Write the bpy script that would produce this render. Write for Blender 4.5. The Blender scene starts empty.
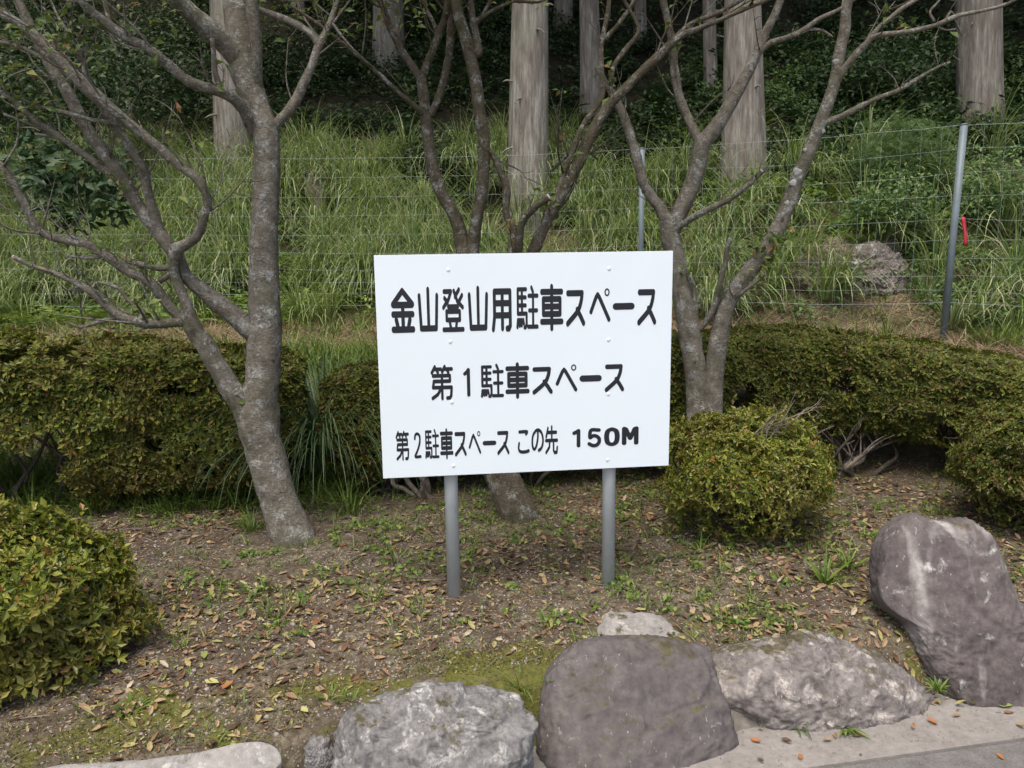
import bpy, math, random
import numpy as np
from mathutils import Vector, noise as mnoise
random.seed(7)
RNG = np.random.default_rng(11)
scene = bpy.context.scene
COL = scene.collection
R = math.radians

# ------------------------------------------------------------------ camera
CAM_Z, PITCH, ROLL, FPX = 1.48, R(9.8), R(0.77), 800.0
cp, sp = math.cos(PITCH), math.sin(PITCH)
cr, sr = math.cos(ROLL), math.sin(ROLL)

def ray(px, py):
    u, v = px - 512.0, 384.0 - py
    u, v = u*cr + v*sr, -u*sr + v*cr
    x, up = u/FPX, v/FPX
    return np.array([x, cp + up*sp, -sp + up*cp])

def at(px, py, y):
    d = ray(px, py)
    return np.array([0, 0, CAM_Z]) + d*(y/d[1])

cam = bpy.data.cameras.new('camera')
cam.sensor_width = 36.0
cam.lens = FPX/1024*36
cam.clip_end = 500
cam_o = bpy.data.objects.new('camera', cam)
COL.objects.link(cam_o)
fwd = Vector((0, cp, -sp)); up0 = Vector((0, sp, cp)); rt0 = Vector((1, 0, 0))
rt = rt0*cr - up0*sr
up = rt0*sr + up0*cr
from mathutils import Matrix
mw = Matrix((rt, up, -fwd)).transposed().to_4x4()
mw.translation = (0, 0, CAM_Z)
cam_o.matrix_world = mw
scene.camera = cam_o

# ------------------------------------------------------------------ numpy noise
def _h(ix, iy, s):
    n = (ix.astype(np.int64)*374761393 + iy.astype(np.int64)*668265263 + s*1274126177) & 0x7fffffff
    n = ((n ^ (n >> 13))*1274126177) & 0x7fffffff
    return ((n ^ (n >> 16)) & 0xffff)/65535.0

def vn(x, y, s=0):
    x = np.asarray(x, float); y = np.asarray(y, float)
    ix = np.floor(x); iy = np.floor(y)
    fx = x-ix; fy = y-iy
    fx = fx*fx*(3-2*fx); fy = fy*fy*(3-2*fy)
    a = _h(ix, iy, s); b = _h(ix+1, iy, s); c = _h(ix, iy+1, s); d = _h(ix+1, iy+1, s)
    return (a*(1-fx)+b*fx)*(1-fy) + (c*(1-fx)+d*fx)*fy

def fbm(x, y, s=0, o=4):
    t = 0; a = .5
    for i in range(o):
        t = t + a*(vn(x, y, s+i*17)-.5)*2; x = np.asarray(x)*2.03+3.1; y = np.asarray(y)*2.03+1.7; a *= .5
    return t

def sst(a, b, x):
    t = np.clip((np.asarray(x, float)-a)/(b-a), 0, 1)
    return t*t*(3-2*t)

# ------------------------------------------------------------------ terrain
ROAD_Z = -0.25
def kerb(x):
    x = np.asarray(x, float)
    return 2.57 + .18*(x-.72) - .27*sst(-.30, -.85, x)
def foot(x): return 8.35 - 1.25*sst(1.0, 3.5, np.asarray(x, float))
def H(x, y):
    x = np.asarray(x, float); y = np.asarray(y, float)
    k = kerb(x)
    bed = .022*(y-3.3) + .018*fbm(x*1.3, y*1.3, 1) + .012*fbm(x*6, y*6, 5, 3)
    bed = bed - .03*np.exp(-((y-k-.25)/.25)**2)
    z = bed + (-.33-bed)*(1-sst(.02, .24+.06*sst(.2, .5, x), y-k))
    z = z + .50*sst(4.7, 6.3, y) + .10*sst(6.0, 8.0, y)
    b = np.maximum(0, y-foot(x))
    b = np.sqrt(b*b+.04)-.2
    z = z + .68*b + np.minimum(b, 1.5)*.16*fbm(x*.55, y*.55, 9)
    z = z + np.minimum(np.maximum(y-4.8, 0), 1)*.03*fbm(x*2.2, y*2.2, 21)
    return z
def Hs(x, y): return float(H(x, y))
def gpt(px, py):
    d = ray(px, py); o = np.array([0, 0, CAM_Z]); t = 1.5
    while t < 40:
        p = o+d*t
        if p[2] < Hs(p[0], p[1]): break
        t += .02
    return p

# ------------------------------------------------------------------ materials
def rgb(c): return (c[0], c[1], c[2], 1)
class MB:
    def __init__(s, name):
        s.m = bpy.data.materials.new(name); s.m.use_nodes = True
        s.t = s.m.node_tree; s.n = s.t.nodes; s.n.clear()
        s.out = s.n.new('ShaderNodeOutputMaterial')
    def new(s, k, **kw):
        n = s.n.new('ShaderNode'+k)
        for a, v in kw.items():
            if a in n.inputs: n.inputs[a].default_value = v
            else: setattr(n, a, v)
        return n
    def link(s, a, b): s.t.links.new(a, b)
    def coord(s, kind='Object', scale=None):
        c = s.new('TexCoord'); o = c.outputs[kind]
        if scale:
            m = s.new('Mapping'); m.inputs['Scale'].default_value = scale
            s.link(o, m.inputs['Vector']); o = m.outputs[0]
        return o
    def noise(s, vec, scale, detail=5, rough=.6, dist=0.):
        n = s.new('TexNoise', Scale=scale, Detail=detail, Roughness=rough, Distortion=dist)
        if vec is not None: s.link(vec, n.inputs['Vector'])
        return n.outputs['Fac']
    def ramp(s, fac, stops, interp='LINEAR'):
        r = s.new('ValToRGB'); cr_ = r.color_ramp; cr_.interpolation = interp
        while len(cr_.elements) < len(stops): cr_.elements.new(.5)
        for e, (p, c) in zip(cr_.elements, stops):
            e.position = p
            e.color = rgb(c) if not isinstance(c, (int, float)) else (c, c, c, 1)
        s.link(fac, r.inputs[0]); return r.outputs[0]
    def mix(s, fac, a, b, mode='MIX'):
        m = s.new('Mix', data_type='RGBA', blend_type=mode)
        for sock, v in ((m.inputs[0], fac), (m.inputs[6], a), (m.inputs[7], b)):
            if isinstance(v, (int, float)): sock.default_value = v
            elif isinstance(v, tuple): sock.default_value = rgb(v)
            else: s.link(v, sock)
        return m.outputs[2]
    def math(s, op, a, b=0.):
        m = s.new('Math', operation=op)
        for i, v in enumerate((a, b)):
            if isinstance(v, (int, float)): m.inputs[i].default_value = v
            else: s.link(v, m.inputs[i])
        return m.outputs[0]
    def bsdf(s, col, rough=.8, bump=None, strength=.5, dist=.01, metal=0., spec=.5):
        b = s.new('BsdfPrincipled', Metallic=metal)
        b.inputs['Specular IOR Level'].default_value = spec
        if isinstance(col, tuple): b.inputs['Base Color'].default_value = rgb(col)
        else: s.link(col, b.inputs['Base Color'])
        if isinstance(rough, (int, float)): b.inputs['Roughness'].default_value = rough
        else: s.link(rough, b.inputs['Roughness'])
        if bump is not None:
            bp = s.new('Bump', Strength=strength, Distance=dist)
            s.link(bump, bp.inputs['Height']); s.link(bp.outputs[0], b.inputs['Normal'])
        return b.outputs[0]
    def done(s, sh):
        s.link(sh, s.out.inputs[0]); return s.m

def leaf_mat(name, cols, patch=None, rough=.5, transl=.3, pscale=3., spec=.35):
    """random colour per leaf from cols = [(pos, rgb)], plus natural colour drift"""
    b = MB(name)
    g = b.new('NewGeometry')
    c = b.ramp(g.outputs['Random Per Island'], cols)
    v = b.coord('Object')
    if patch:
        f = b.ramp(b.noise(v, pscale, 3, .5), [(.48, 0.), (.62, 1.)])
        c = b.mix(b.math('MULTIPLY', f, patch[1]), c, patch[0])
    d = b.bsdf(c, rough, spec=spec)
    t = b.new('BsdfTranslucent'); b.link(c, t.inputs[0])
    m = b.new('MixShader'); m.inputs[0].default_value = transl
    b.link(d, m.inputs[1]); b.link(t.outputs[0], m.inputs[2])
    return b.done(m.outputs[0])

def bark_mat(name, base, dark, lichen, amount=.5, green=(.10, .105, .05), scale=9.):
    b = MB(name); v = b.coord('Object')
    n = b.noise(v, scale*2.2, 8, .7)
    c = b.ramp(n, [(.3, dark), (.65, base)])
    gm = b.ramp(b.noise(v, 3.0, 3, .6), [(.50, 0.), (.66, .55)])
    c = b.mix(gm, c, green)
    knot = b.ramp(b.noise(v, scale*1.9, 2, .5), [(.70, 0.), (.76, .8)])
    c = b.mix(knot, c, tuple(x*.5 for x in dark))
    l1 = b.ramp(b.noise(v, scale*1.5, 6, .7, .2), [(.60-.06*amount, 0.), (.68-.04*amount, 1.)])
    l2 = b.ramp(b.noise(v, scale*9, 4, .75), [(.40, .1), (.6, 1.)])
    c = b.mix(b.math('MULTIPLY', b.math('MULTIPLY', l1, l2), .75), c, lichen)
    sp_ = b.ramp(b.noise(v, scale*4.2, 3, .6), [(.66, 0.), (.70, .6)])
    c = b.mix(sp_, c, tuple(x*.8 for x in lichen))
    fine = b.ramp(b.noise(b.coord('Object', (1, 1, 2.2)), scale*8, 5, .75), [(.30, .55), (.55, 0.)])
    c = b.mix(fine, c, tuple(x*.5 for x in dark))
    dk = b.ramp(b.noise(v, scale*1.5, 4, .6), [(.28, 1.), (.36, 0.)])
    c = b.mix(b.math('MULTIPLY', dk, .7), c, tuple(x*.45 for x in dark))
    h = b.mix(.5, n, l1)
    return b.done(b.bsdf(c, .88, b.mix(.35, h, fine), 1., .014, spec=.2))

M = {}
M['bark_grey'] = bark_mat('bark grey', (.285, .255, .205), (.11, .094, .07), (.56, .57, .53), 1.7, (.085, .09, .045))
M['bark_brown'] = bark_mat('bark brown', (.165, .14, .098), (.064, .05, .032), (.50, .51, .47), 1.5, (.075, .075, .035))
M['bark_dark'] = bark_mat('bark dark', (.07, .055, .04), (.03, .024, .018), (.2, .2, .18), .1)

def cedar_bark():
    b = MB('cedar bark'); v = b.coord('Object', (1, 1, .10))
    n1 = b.noise(v, 30, 6, .7); n2 = b.noise(b.coord('Object', (1, 1, .22)), 9, 5, .65, .3); n3 = b.noise(b.coord('Object'), 1.1, 4, .6)
    n4 = b.noise(b.coord('Object', (1, 1, .12)), 60, 3, .6)
    c = b.ramp(n1, [(.30, (.085, .072, .060)), (.48, (.245, .225, .195)), (.68, (.42, .40, .36))])
    c = b.mix(b.ramp(n2, [(.36, .75), (.56, 0.)]), c, (.135, .11, .09))
    c = b.mix(b.ramp(n3, [(.5, 0.), (.68, .6)]), c, (.17, .18, .115))
    r = b.new('NewGeometry')
    o = b.new('ObjectInfo')
    c = b.mix(b.math('MULTIPLY', o.outputs['Random'], .22), c, (.13, .10, .08))
    h = b.mix(.4, n1, n4)
    return b.done(b.bsdf(c, .9, h, 1.0, .03, spec=.2))
M['cedar'] = cedar_bark()

def ground_mat():
    b = MB('soil and moss'); v = b.coord('Object')
    n1 = b.noise(v, 2.2, 6, .65); n2 = b.noise(v, 26, 6, .75); n3 = b.noise(v, 130, 3, .7)
    c = b.ramp(n2, [(.30, (.034, .027, .016)), (.5, (.105, .085, .055)), (.72, (.27, .23, .165))])
    c = b.mix(b.ramp(n1, [(.44, 0.), (.60, .8)]), c, (.075, .056, .042))
    vor = b.new('TexVoronoi', Scale=75.); b.link(v, vor.inputs['Vector'])
    peb = b.ramp(vor.outputs['Distance'], [(.18, 1.), (.34, 0.)])
    pm = b.ramp(b.noise(v, 3.1, 4, .6), [(.47, 0.), (.60, 1.)])
    pc = b.ramp(b.noise(v, 60, 1, .5), [(.35, (.20, .17, .145)), (.65, (.46, .42, .37))])
    c = b.mix(b.math('MULTIPLY', peb, pm), c, pc)
    g = b.new('NewGeometry'); xyz = b.new('SeparateXYZ'); b.link(g.outputs['Position'], xyz.inputs[0])
    # moss grows along the stone edge of the bed; straw on the strip behind the hedge; humus under the wood, painted darker for its shade
    ky = b.math('ADD', b.math('MULTIPLY', xyz.outputs[0], .18), 2.57-.18*.72)
    d = b.math('SUBTRACT', xyz.outputs[1], ky)
    edge = b.ramp(b.math('MULTIPLY', d, 1.), [(.14, 1.), (.62, 0.)])
    gx1 = b.math('SUBTRACT', xyz.outputs[0], -.08); gx2 = b.math('MULTIPLY', gx1, gx1)
    cush = b.ramp(b.math('ADD', b.math('MULTIPLY', gx2, 2.2), d), [(.25, .62), (.62, 0.)])
    edge = b.math('ADD', edge, cush)
    mm = b.ramp(b.math('ADD', b.noise(v, 3.4, 6, .65), b.math('MULTIPLY', edge, .17)), [(.63, 0.), (.70, 1.)])
    mc = b.ramp(b.noise(v, 55, 4, .7), [(.3, (.05, .05, .010)), (.7, (.15, .155, .03))])
    c = b.mix(b.math('MULTIPLY', mm, .85), c, mc)
    straw = b.ramp(b.math('DIVIDE', xyz.outputs[1], 20.), [(.24, 0.), (.29, 1.), (.42, 1.), (.5, 0.)])
    sc = b.ramp(b.noise(v, 34, 5, .75), [(.33, (.05, .042, .022)), (.66, (.20, .16, .10))])
    c = b.mix(b.math('MULTIPLY', straw, .8), c, sc)
    hum = b.ramp(b.math('DIVIDE', xyz.outputs[1], 20.), [(.42, 0.), (.52, 1.)])
    hc = b.ramp(b.noise(v, 9, 6, .7), [(.35, (.010, .011, .006)), (.7, (.042, .036, .02))])
    c = b.mix(hum, c, hc)
    hgt = b.mix(.5, n2, b.mix(.5, n3, peb))
    return b.done(b.bsdf(c, .95, hgt, .9, .012, spec=.2))
M['ground'] = ground_mat()

def rock_mat(name, dark, mid, light, fleck=.5, moss=.4, scale=6., lichen=(.55, .54, .50), streak=0.):
    b = MB(name); v = b.coord('Object')
    n1 = b.noise(v, scale, 8, .68, .3); n2 = b.noise(v, scale*7, 6, .7); n3 = b.noise(v, scale*2.3, 5, .6, .6)
    c = b.ramp(n1, [(.3, dark), (.5, mid), (.72, light)])
    c = b.mix(.45, c, b.ramp(n2, [(.3, tuple(x*.45 for x in mid)), (.7, tuple(min(1, x*1.35) for x in light))]))
    lm = b.math('MULTIPLY', b.ramp(n3, [(.70-.19*fleck, 0.), (.80-.18*fleck, 1.)]), b.ramp(b.noise(v, scale*12, 4, .7), [(.36, 0.), (.6, 1.)]))
    c = b.mix(b.math('MULTIPLY', lm, .85), c, lichen)
    sv = b.coord('Object', (1, .6, .35))
    sm = b.math('MULTIPLY', b.ramp(b.noise(sv, 95., 3, .6), [(.655, 0.), (.70, .9)]), b.ramp(b.noise(v, scale*.9, 2, .5), [(.42, 0.), (.56, 1.)]))
    c = b.mix(b.math('MULTIPLY', sm, .8), c, (.50, .485, .46))
    if streak:
        f = b.ramp(b.noise(b.coord('Object', (2.2, 1, .32)), 3.1, 3, .5), [(.535, 0.), (.64, streak)])
        f = b.math('MULTIPLY', f, b.ramp(n2, [(.3, .35), (.6, 1.)]))
        c = b.mix(f, c, (.42, .395, .37))
    g = b.new('NewGeometry'); xyz = b.new('SeparateXYZ'); b.link(g.outputs['Normal'], xyz.inputs[0])
    upm = b.ramp(xyz.outputs[2], [(.55, 0.), (.92, 1.)])
    ms = b.math('MULTIPLY', b.ramp(b.noise(v, scale*1.4, 6, .7), [(.60-.16*moss, 0.), (.66-.14*moss, 1.)]), upm)
    c = b.mix(b.math('MULTIPLY', ms, .9), c, b.ramp(n2, [(.3, (.035, .03, .016)), (.7, (.10, .085, .03))]))
    hgt = b.mix(.5, n1, b.mix(.5, n2, n3))
    return b.done(b.bsdf(c, .88, hgt, .8, .018, spec=.3))
M['granite'] = rock_mat('grey granite', (.05, .046, .046), (.125, .117, .112), (.28, .268, .255), .85, .3, 7.)
M['purple_rock'] = rock_mat('purple grey rock', (.055, .046, .045), (.095, .082, .079), (.145, .128, .121), .15, .4, 3.2)
M['lichen_rock'] = rock_mat('pale lichen rock', (.045, .037, .036), (.125, .106, .10), (.29, .265, .24), 1.0, .7, 5.5, (.52, .47, .42))
M['tall_rock'] = rock_mat('streaked rock', (.05, .04, .039), (.09, .074, .071), (.16, .138, .13), .55, .15, 4.2, streak=.85)
M['pink_rock'] = rock_mat('pinkish rock', (.06, .047, .042), (.14, .112, .103), (.27, .23, .22), .8, .9, 5.)
M['pale_stone'] = rock_mat('pale flat stone', (.15, .138, .125), (.245, .228, .208), (.34, .32, .295), .5, .2, 6.)

def plain(name, c0, c1, scale=30, rough=.8, bump=.4, dist=.004, det=5, spec=.4, metal=0.):
    b = MB(name); v = b.coord('Object')
    n = b.noise(v, scale, det, .7); m = b.noise(v, scale*.13, 4, .6)
    c = b.ramp(b.mix(.4, n, m), [(.35, c0), (.65, c1)])
    return b.done(b.bsdf(c, rough, n, bump, dist, metal, spec))
M['concrete'] = plain('gutter concrete', (.19, .172, .15), (.315, .29, .262), 34, .92, 1., .007, 8)
M['asphalt'] = plain('asphalt', (.06, .057, .054), (.165, .155, .145), 110, .95, 1., .007)
M['worn_asphalt'] = plain('worn grey asphalt', (.11, .102, .095), (.23, .217, .20), 110, .95, 1., .007)
M['pale_edge'] = plain('worn road edge', (.17, .158, .145), (.30, .28, .255), 70, .9, .7, .005)
M['mortar'] = plain('old mortar', (.085, .073, .06), (.23, .207, .18), 24, .95, .9, .012)
M['pebble'] = plain('pebble', (.14, .12, .10), (.36, .33, .30), 9, .85, .2)
M['zinc'] = plain('galvanised steel', (.47, .505, .51), (.57, .60, .605), 14, .45, .12, .001, 4, .5, 0.)
M['post_paint'] = plain('blue grey post', (.115, .15, .165), (.165, .20, .215), 12, .5, .15, .001, 4)
M['wire'] = plain('fence wire', (.26, .31, .30), (.36, .41, .40), 20, .5, 0.1, .001)
M['panel'] = plain('white sign panel', (.745, .815, .85), (.775, .845, .88), 2.5, .42, .03, .0006, 3, .4)
M['panel_edge'] = plain('panel edge', (.5, .5, .5), (.6, .6, .6), 8, .5, .05)
M['ink'] = plain('black lettering', (.012, .013, .017), (.02, .022, .028), 20, .5, .03)
M['bolt'] = plain('painted bolt', (.76, .78, .80), (.82, .83, .85), 40, .4, .05)
M['red'] = plain('red ribbon', (.40, .02, .04), (.52, .045, .065), 20, .7, .1)
M['cutwood'] = plain('cut wood', (.42, .36, .27), (.60, .54, .44), 50, .8, .3)
M['stump'] = plain('old stump wood', (.16, .11, .085), (.40, .33, .28), 14, .9, .9, .02)

M['azalea'] = leaf_mat('azalea leaves', [(0, (.052, .08, .015)), (.35, (.115, .148, .023)), (.66, (.205, .225, .033)), (.86, (.28, .255, .048)), (.93, (.16, .085, .033)), (1, (.08, .045, .022))],
                       ((.13, .085, .028), .4), .5, .3, 2.6)
M['azalea_fresh'] = leaf_mat('fresh azalea leaves', [(0, (.065, .095, .012)), (.35, (.145, .18, .020)), (.7, (.25, .265, .034)), (.9, (.35, .32, .06)), (.95, (.26, .13, .04)), (1, (.14, .06, .028))],
                       ((.17, .14, .035), .5), .42, .32, 3.2, .45)
M['azalea_dark'] = leaf_mat('dark hedge leaves', [(0, (.05, .074, .012)), (.42, (.108, .132, .020)), (.74, (.185, .195, .030)), (.9, (.165, .10, .038)), (1, (.075, .042, .02))],
                       ((.20, .225, .035), .5), .5, .28, 1.1)  # slightly darker leaf colours than the plain azalea
M['grass'] = leaf_mat('long bank grass', [(0, (.10, .165, .045)), (.32, (.21, .30, .085)), (.65, (.36, .45, .18)), (.88, (.52, .57, .34)), (1, (.50, .42, .24))],
                      ((.21, .29, .055), .5), .42, .3, .8, .5)
M['under_grass'] = leaf_mat('dark long grass', [(0, (.05, .095, .04)), (.6, (.10, .165, .07)), (1, (.18, .24, .11))], None, .45, .3)  # darker green than the bank grass
M['turf'] = leaf_mat('short green weeds', [(0, (.06, .105, .018)), (.5, (.12, .19, .03)), (1, (.22, .28, .06))], None, .5, .3)
M['straw'] = leaf_mat('dry straw', [(0, (.17, .115, .065)), (.5, (.30, .22, .13)), (1, (.42, .34, .215))], None, .7, .15)
M['fern'] = leaf_mat('fern green', [(0, (.11, .18, .035)), (.5, (.20, .30, .055)), (1, (.31, .39, .09))], None, .5, .35)
M['bush'] = leaf_mat('bush leaves', [(0, (.045, .095, .03)), (.5, (.09, .165, .05)), (.85, (.15, .24, .07)), (1, (.22, .27, .075))], ((.11, .17, .04), .5), .45, .28, 1.5)
M['under'] = leaf_mat('undergrowth leaves', [(0, (.015, .032, .011)), (.6, (.033, .064, .02)), (1, (.085, .13, .04))], None, .5, .25)  # colours lowered to put the wood's gloom into the leaves
M['glossy'] = leaf_mat('glossy evergreen leaves', [(0, (.020, .045, .016)), (.6, (.035, .072, .025)), (.92, (.065, .105, .035)), (1, (.15, .16, .04))], None, .5, .15, 3, .3)
M['young'] = leaf_mat('tree leaves', [(0, (.085, .13, .03)), (.6, (.15, .21, .05)), (.85, (.27, .30, .10)), (1, (.25, .10, .045))], None, .45, .35)
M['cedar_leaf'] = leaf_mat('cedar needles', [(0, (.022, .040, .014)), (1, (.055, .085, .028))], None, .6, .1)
M['litter'] = leaf_mat('fallen leaves', [(0, (.05, .032, .022)), (.22, (.13, .072, .04)), (.42, (.26, .15, .08)), (.60, (.38, .27, .155)), (.76, (.36, .32, .12)), (.84, (.26, .28, .085)), (.90, (.26, .115, .05)), (1, (.50, .43, .30))], None, .7, .15)
M['litter_yellow'] = leaf_mat('yellow leaf', [(0, (.40, .40, .15)), (1, (.50, .46, .20))], None, .6, .2)
M['litter_orange'] = leaf_mat('orange leaf', [(0, (.34, .125, .045)), (1, (.42, .19, .075))], None, .6, .2)
M['litter_green'] = leaf_mat('green fallen leaf', [(0, (.20, .27, .06)), (1, (.30, .34, .09))], None, .6, .2)
M['twig'] = leaf_mat('twigs', [(0, (.055, .035, .026)), (.6, (.13, .09, .07)), (1, (.24, .19, .15))], None, .9, 0.)
M['stem'] = bark_mat('shrub stems', (.12, .10, .08), (.05, .04, .032), (.3, .29, .26), .2)
M['stem_pale'] = bark_mat('pale dead twigs', (.34, .29, .24), (.19, .155, .125), (.5, .48, .44), .4)
M['earth'] = plain('crumbling earth', (.085, .065, .045), (.24, .195, .145), 16, .95, 1., .03)
M['lichen'] = plain('white lichen', (.27, .28, .26), (.44, .45, .42), 60, .95, .6, .004)
M['moss'] = leaf_mat('moss', [(0, (.055, .055, .010)), (1, (.135, .14, .03))], None, .9, .1)

# ------------------------------------------------------------------ object helpers
def tag(o, label=None, cat=None, group=None, kind=None):
    if label: o['label'] = label
    if cat: o['category'] = cat
    if group: o['group'] = group
    if kind: o['kind'] = kind
    return o

def empty(name, loc, label, cat, group=None):
    o = bpy.data.objects.new(name, None); o.empty_display_size = .1
    COL.objects.link(o); o.location = tuple(float(a) for a in loc)
    return tag(o, label, cat, group)

def wloc(o):
    l = np.array(o.location, float)
    while o.parent: o = o.parent; l = l+np.array(o.location, float)
    return l

def build(name, V, F, mat, parent=None, smooth=True):
    """V world-space (n,3); F list of faces or an (m,k) array"""
    V = np.asarray(V, np.float64)
    base = wloc(parent) if parent else np.zeros(3)
    V = V-base
    me = bpy.data.meshes.new(name)
    if isinstance(F, np.ndarray):
        m, k = F.shape
        me.vertices.add(len(V)); me.vertices.foreach_set('co', V.ravel())
        me.loops.add(m*k); me.loops.foreach_set('vertex_index', F.ravel().astype(np.int32))
        me.polygons.add(m)
        me.polygons.foreach_set('loop_start', np.arange(0, m*k, k, dtype=np.int32))
        me.polygons.foreach_set('loop_total', np.full(m, k, np.int32))
        me.update(calc_edges=True)
    else:
        me.from_pydata([tuple(v) for v in V], [], F); me.update()
    me.polygons.foreach_set('use_smooth', np.full(len(me.polygons), smooth))
    me.materials.append(M[mat] if isinstance(mat, str) else mat)
    o = bpy.data.objects.new(name, me); COL.objects.link(o)
    if parent: o.parent = parent
    return o

class Acc:
    def __init__(s): s.V = []; s.F = []; s.n = 0
    def add(s, V, F):
        s.V.append(np.asarray(V, float)); s.F += [tuple(i+s.n for i in f) for f in F]; s.n += len(V)
    def build(s, name, mat, parent=None, smooth=True):
        return build(name, np.concatenate(s.V), s.F, mat, parent, smooth)

def unit(a): return a/np.maximum(np.linalg.norm(a, axis=-1, keepdims=True), 1e-9)
def rand_unit(n):
    return unit(RNG.normal(size=(n, 3)))
def frames(z, spin=None):
    """orthonormal frames with given z axes (n,3) and random spin"""
    n = len(z)
    a = rand_unit(n) if spin is None else spin
    x = unit(np.cross(a, z)); y = np.cross(z, x)
    return x, y, z
def inst(tv, pos, x, y, z, sc):
    tv = np.asarray(tv, float); sc = np.asarray(sc, float).reshape(-1, 1, 1)
    V = tv[None, :, 0:1]*x[:, None]+tv[None, :, 1:2]*y[:, None]+tv[None, :, 2:3]*z[:, None]
    return (V*sc+pos[:, None]).reshape(-1, 3)
def inst_faces(tf, n, k):
    tf = np.asarray(tf, int)
    return (tf[None]+(np.arange(n)*k)[:, None, None]).reshape(-1, tf.shape[1])
def scatter(name, T, pos, fr, sc, mat, parent=None):
    tv, tf = T
    V = inst(tv, pos, *fr, sc)
    return build(name, V, inst_faces(tf, len(pos), len(tv)), mat, parent, False)

# leaf templates -----------------------------------------------------------
def leaf_t(w=.4, fold=.1, curl=.15):
    # two quads folded on the midrib, along +x, facing +z
    v = [(0, 0, 0), (.5, 0, -fold*.0+.02), (1, 0, -curl), (.5, w/2, fold), (.5, -w/2, fold)]
    return np.array(v), np.array([(0, 1, 2, 3), (0, 4, 2, 1)])
def whorl_t(n=5, w=.42, tilt=.5):
    vs = []; fs = []
    for i in range(n):
        a = 2*math.pi*i/n+.35*math.sin(i*5.1); l = .8+.25*math.sin(i*2.7)
        t = tilt*(.8+.4*math.cos(i*3.3))
        d = np.array([math.cos(a)*math.cos(t), math.sin(a)*math.cos(t), math.sin(t)])
        s = np.array([-math.sin(a), math.cos(a), 0]); u = np.cross(d, s)
        b = len(vs)
        vs += [d*.05*l, d*.55*l+s*w/2*l+u*.05, d*l-u*.12, d*.55*l-s*w/2*l+u*.05]
        fs.append((b, b+1, b+2, b+3))
    return np.array(vs), np.array(fs)
WH = [whorl_t(5, .42, .5), whorl_t(4, .46, .75)]

def blades(pos, az, length, lean, width, seg=5, droop=1.0):
    """arching grass blades: arrays (n,...). lean = start angle from vertical, droop = added bend"""
    n = len(pos)
    t = np.linspace(0, 1, seg+1)
    ang = lean[:, None]+droop[:, None]*t[None]**1.4
    ds = length[:, None]/seg
    hx = np.cumsum(np.sin(ang)*ds, 1)-np.sin(ang[:, :1])*ds; hz = np.cumsum(np.cos(ang)*ds, 1)-np.cos(ang[:, :1])*ds
    dx, dy = np.cos(az), np.sin(az)
    c = np.stack([pos[:, None, 0]+hx*dx[:, None], pos[:, None, 1]+hx*dy[:, None], pos[:, None, 2]+hz], 2)
    tw = RNG.uniform(-.6, .6, n)
    sx, sy = -np.sin(az+tw), np.cos(az+tw)
    wv = width[:, None]*(1-t[None]**1.8*.93)/2
    s = np.stack([sx[:, None]*wv, sy[:, None]*wv, np.zeros_like(wv)], 2)
    V = np.stack([c-s, c+s], 2).reshape(n, -1, 3)
    k = (seg+1)*2
    f = np.array([(2*i, 2*i+1, 2*i+3, 2*i+2) for i in range(seg)])
    F = (f[None]+(np.arange(n)*k)[:, None, None]).reshape(-1, 4)
    return V.reshape(-1, 3), F

def tuft_blades(centers, nb, L, W, lean=(.1, .9), droop=(.5, 1.6), spread=.06, seg=5, bias=None, bw=0.):
    c = np.repeat(centers, nb, 0); n = len(c)
    az = RNG.uniform(0, 2*math.pi, n)
    if bias is not None:
        az = np.where(RNG.random(n) < bw, bias+RNG.normal(0, .6, n), az)
    p = c.copy(); r = spread*np.sqrt(RNG.random(n))
    p[:, 0] += r*np.cos(az); p[:, 1] += r*np.sin(az)
    Ls = np.repeat(RNG.uniform(.7, 1.2, len(centers)), nb)
    return blades(p, az, Ls*RNG.uniform(L[0], L[1], n), RNG.uniform(lean[0], lean[1], n), RNG.uniform(W[0], W[1], n), seg, RNG.uniform(droop[0], droop[1], n))

def fern_t(np_=9):
    vs = []; fs = []
    for i in range(np_):
        t = (i+1)/(np_+.5); x = t; zz = .45*t-.75*t*t
        w = .26*math.sin(math.pi*min(1, t*.92+.12))**.8+.02
        for s in (-1, 1):
            b = len(vs)
            vs += [(x-.02, 0, zz), (x+.05, s*w*.5, zz+.015), (x+.10, s*w, zz-.05), (x+.075-.10+.02, s*w*.55, zz-.0)]
            fs.append((b, b+1, b+2, b+3))
    b = len(vs)
    vs += [(0, .006, 0), (.5, .006, .04), (1, 0, -.3), (.5, -.006, .04)]
    fs.append((b, b+1, b+2, b+3))
    return np.array(vs), np.array(fs)
FERN = fern_t()

# tubes ----------------------------------------------------------------------
def catmull(P, n):
    P = np.asarray(P, float)
    Q = np.vstack([2*P[0]-P[1], P, 2*P[-1]-P[-2]])
    out = []
    for i in range(len(P)-1):
        a, b, c, d = Q[i:i+4]
        for t in np.linspace(0, 1, n, endpoint=False):
            out.append(.5*((2*b)+(c-a)*t+(2*a-5*b+4*c-d)*t*t+(3*b-a-3*c+d)*t**3))
    out.append(P[-1])
    return np.array(out)

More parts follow.
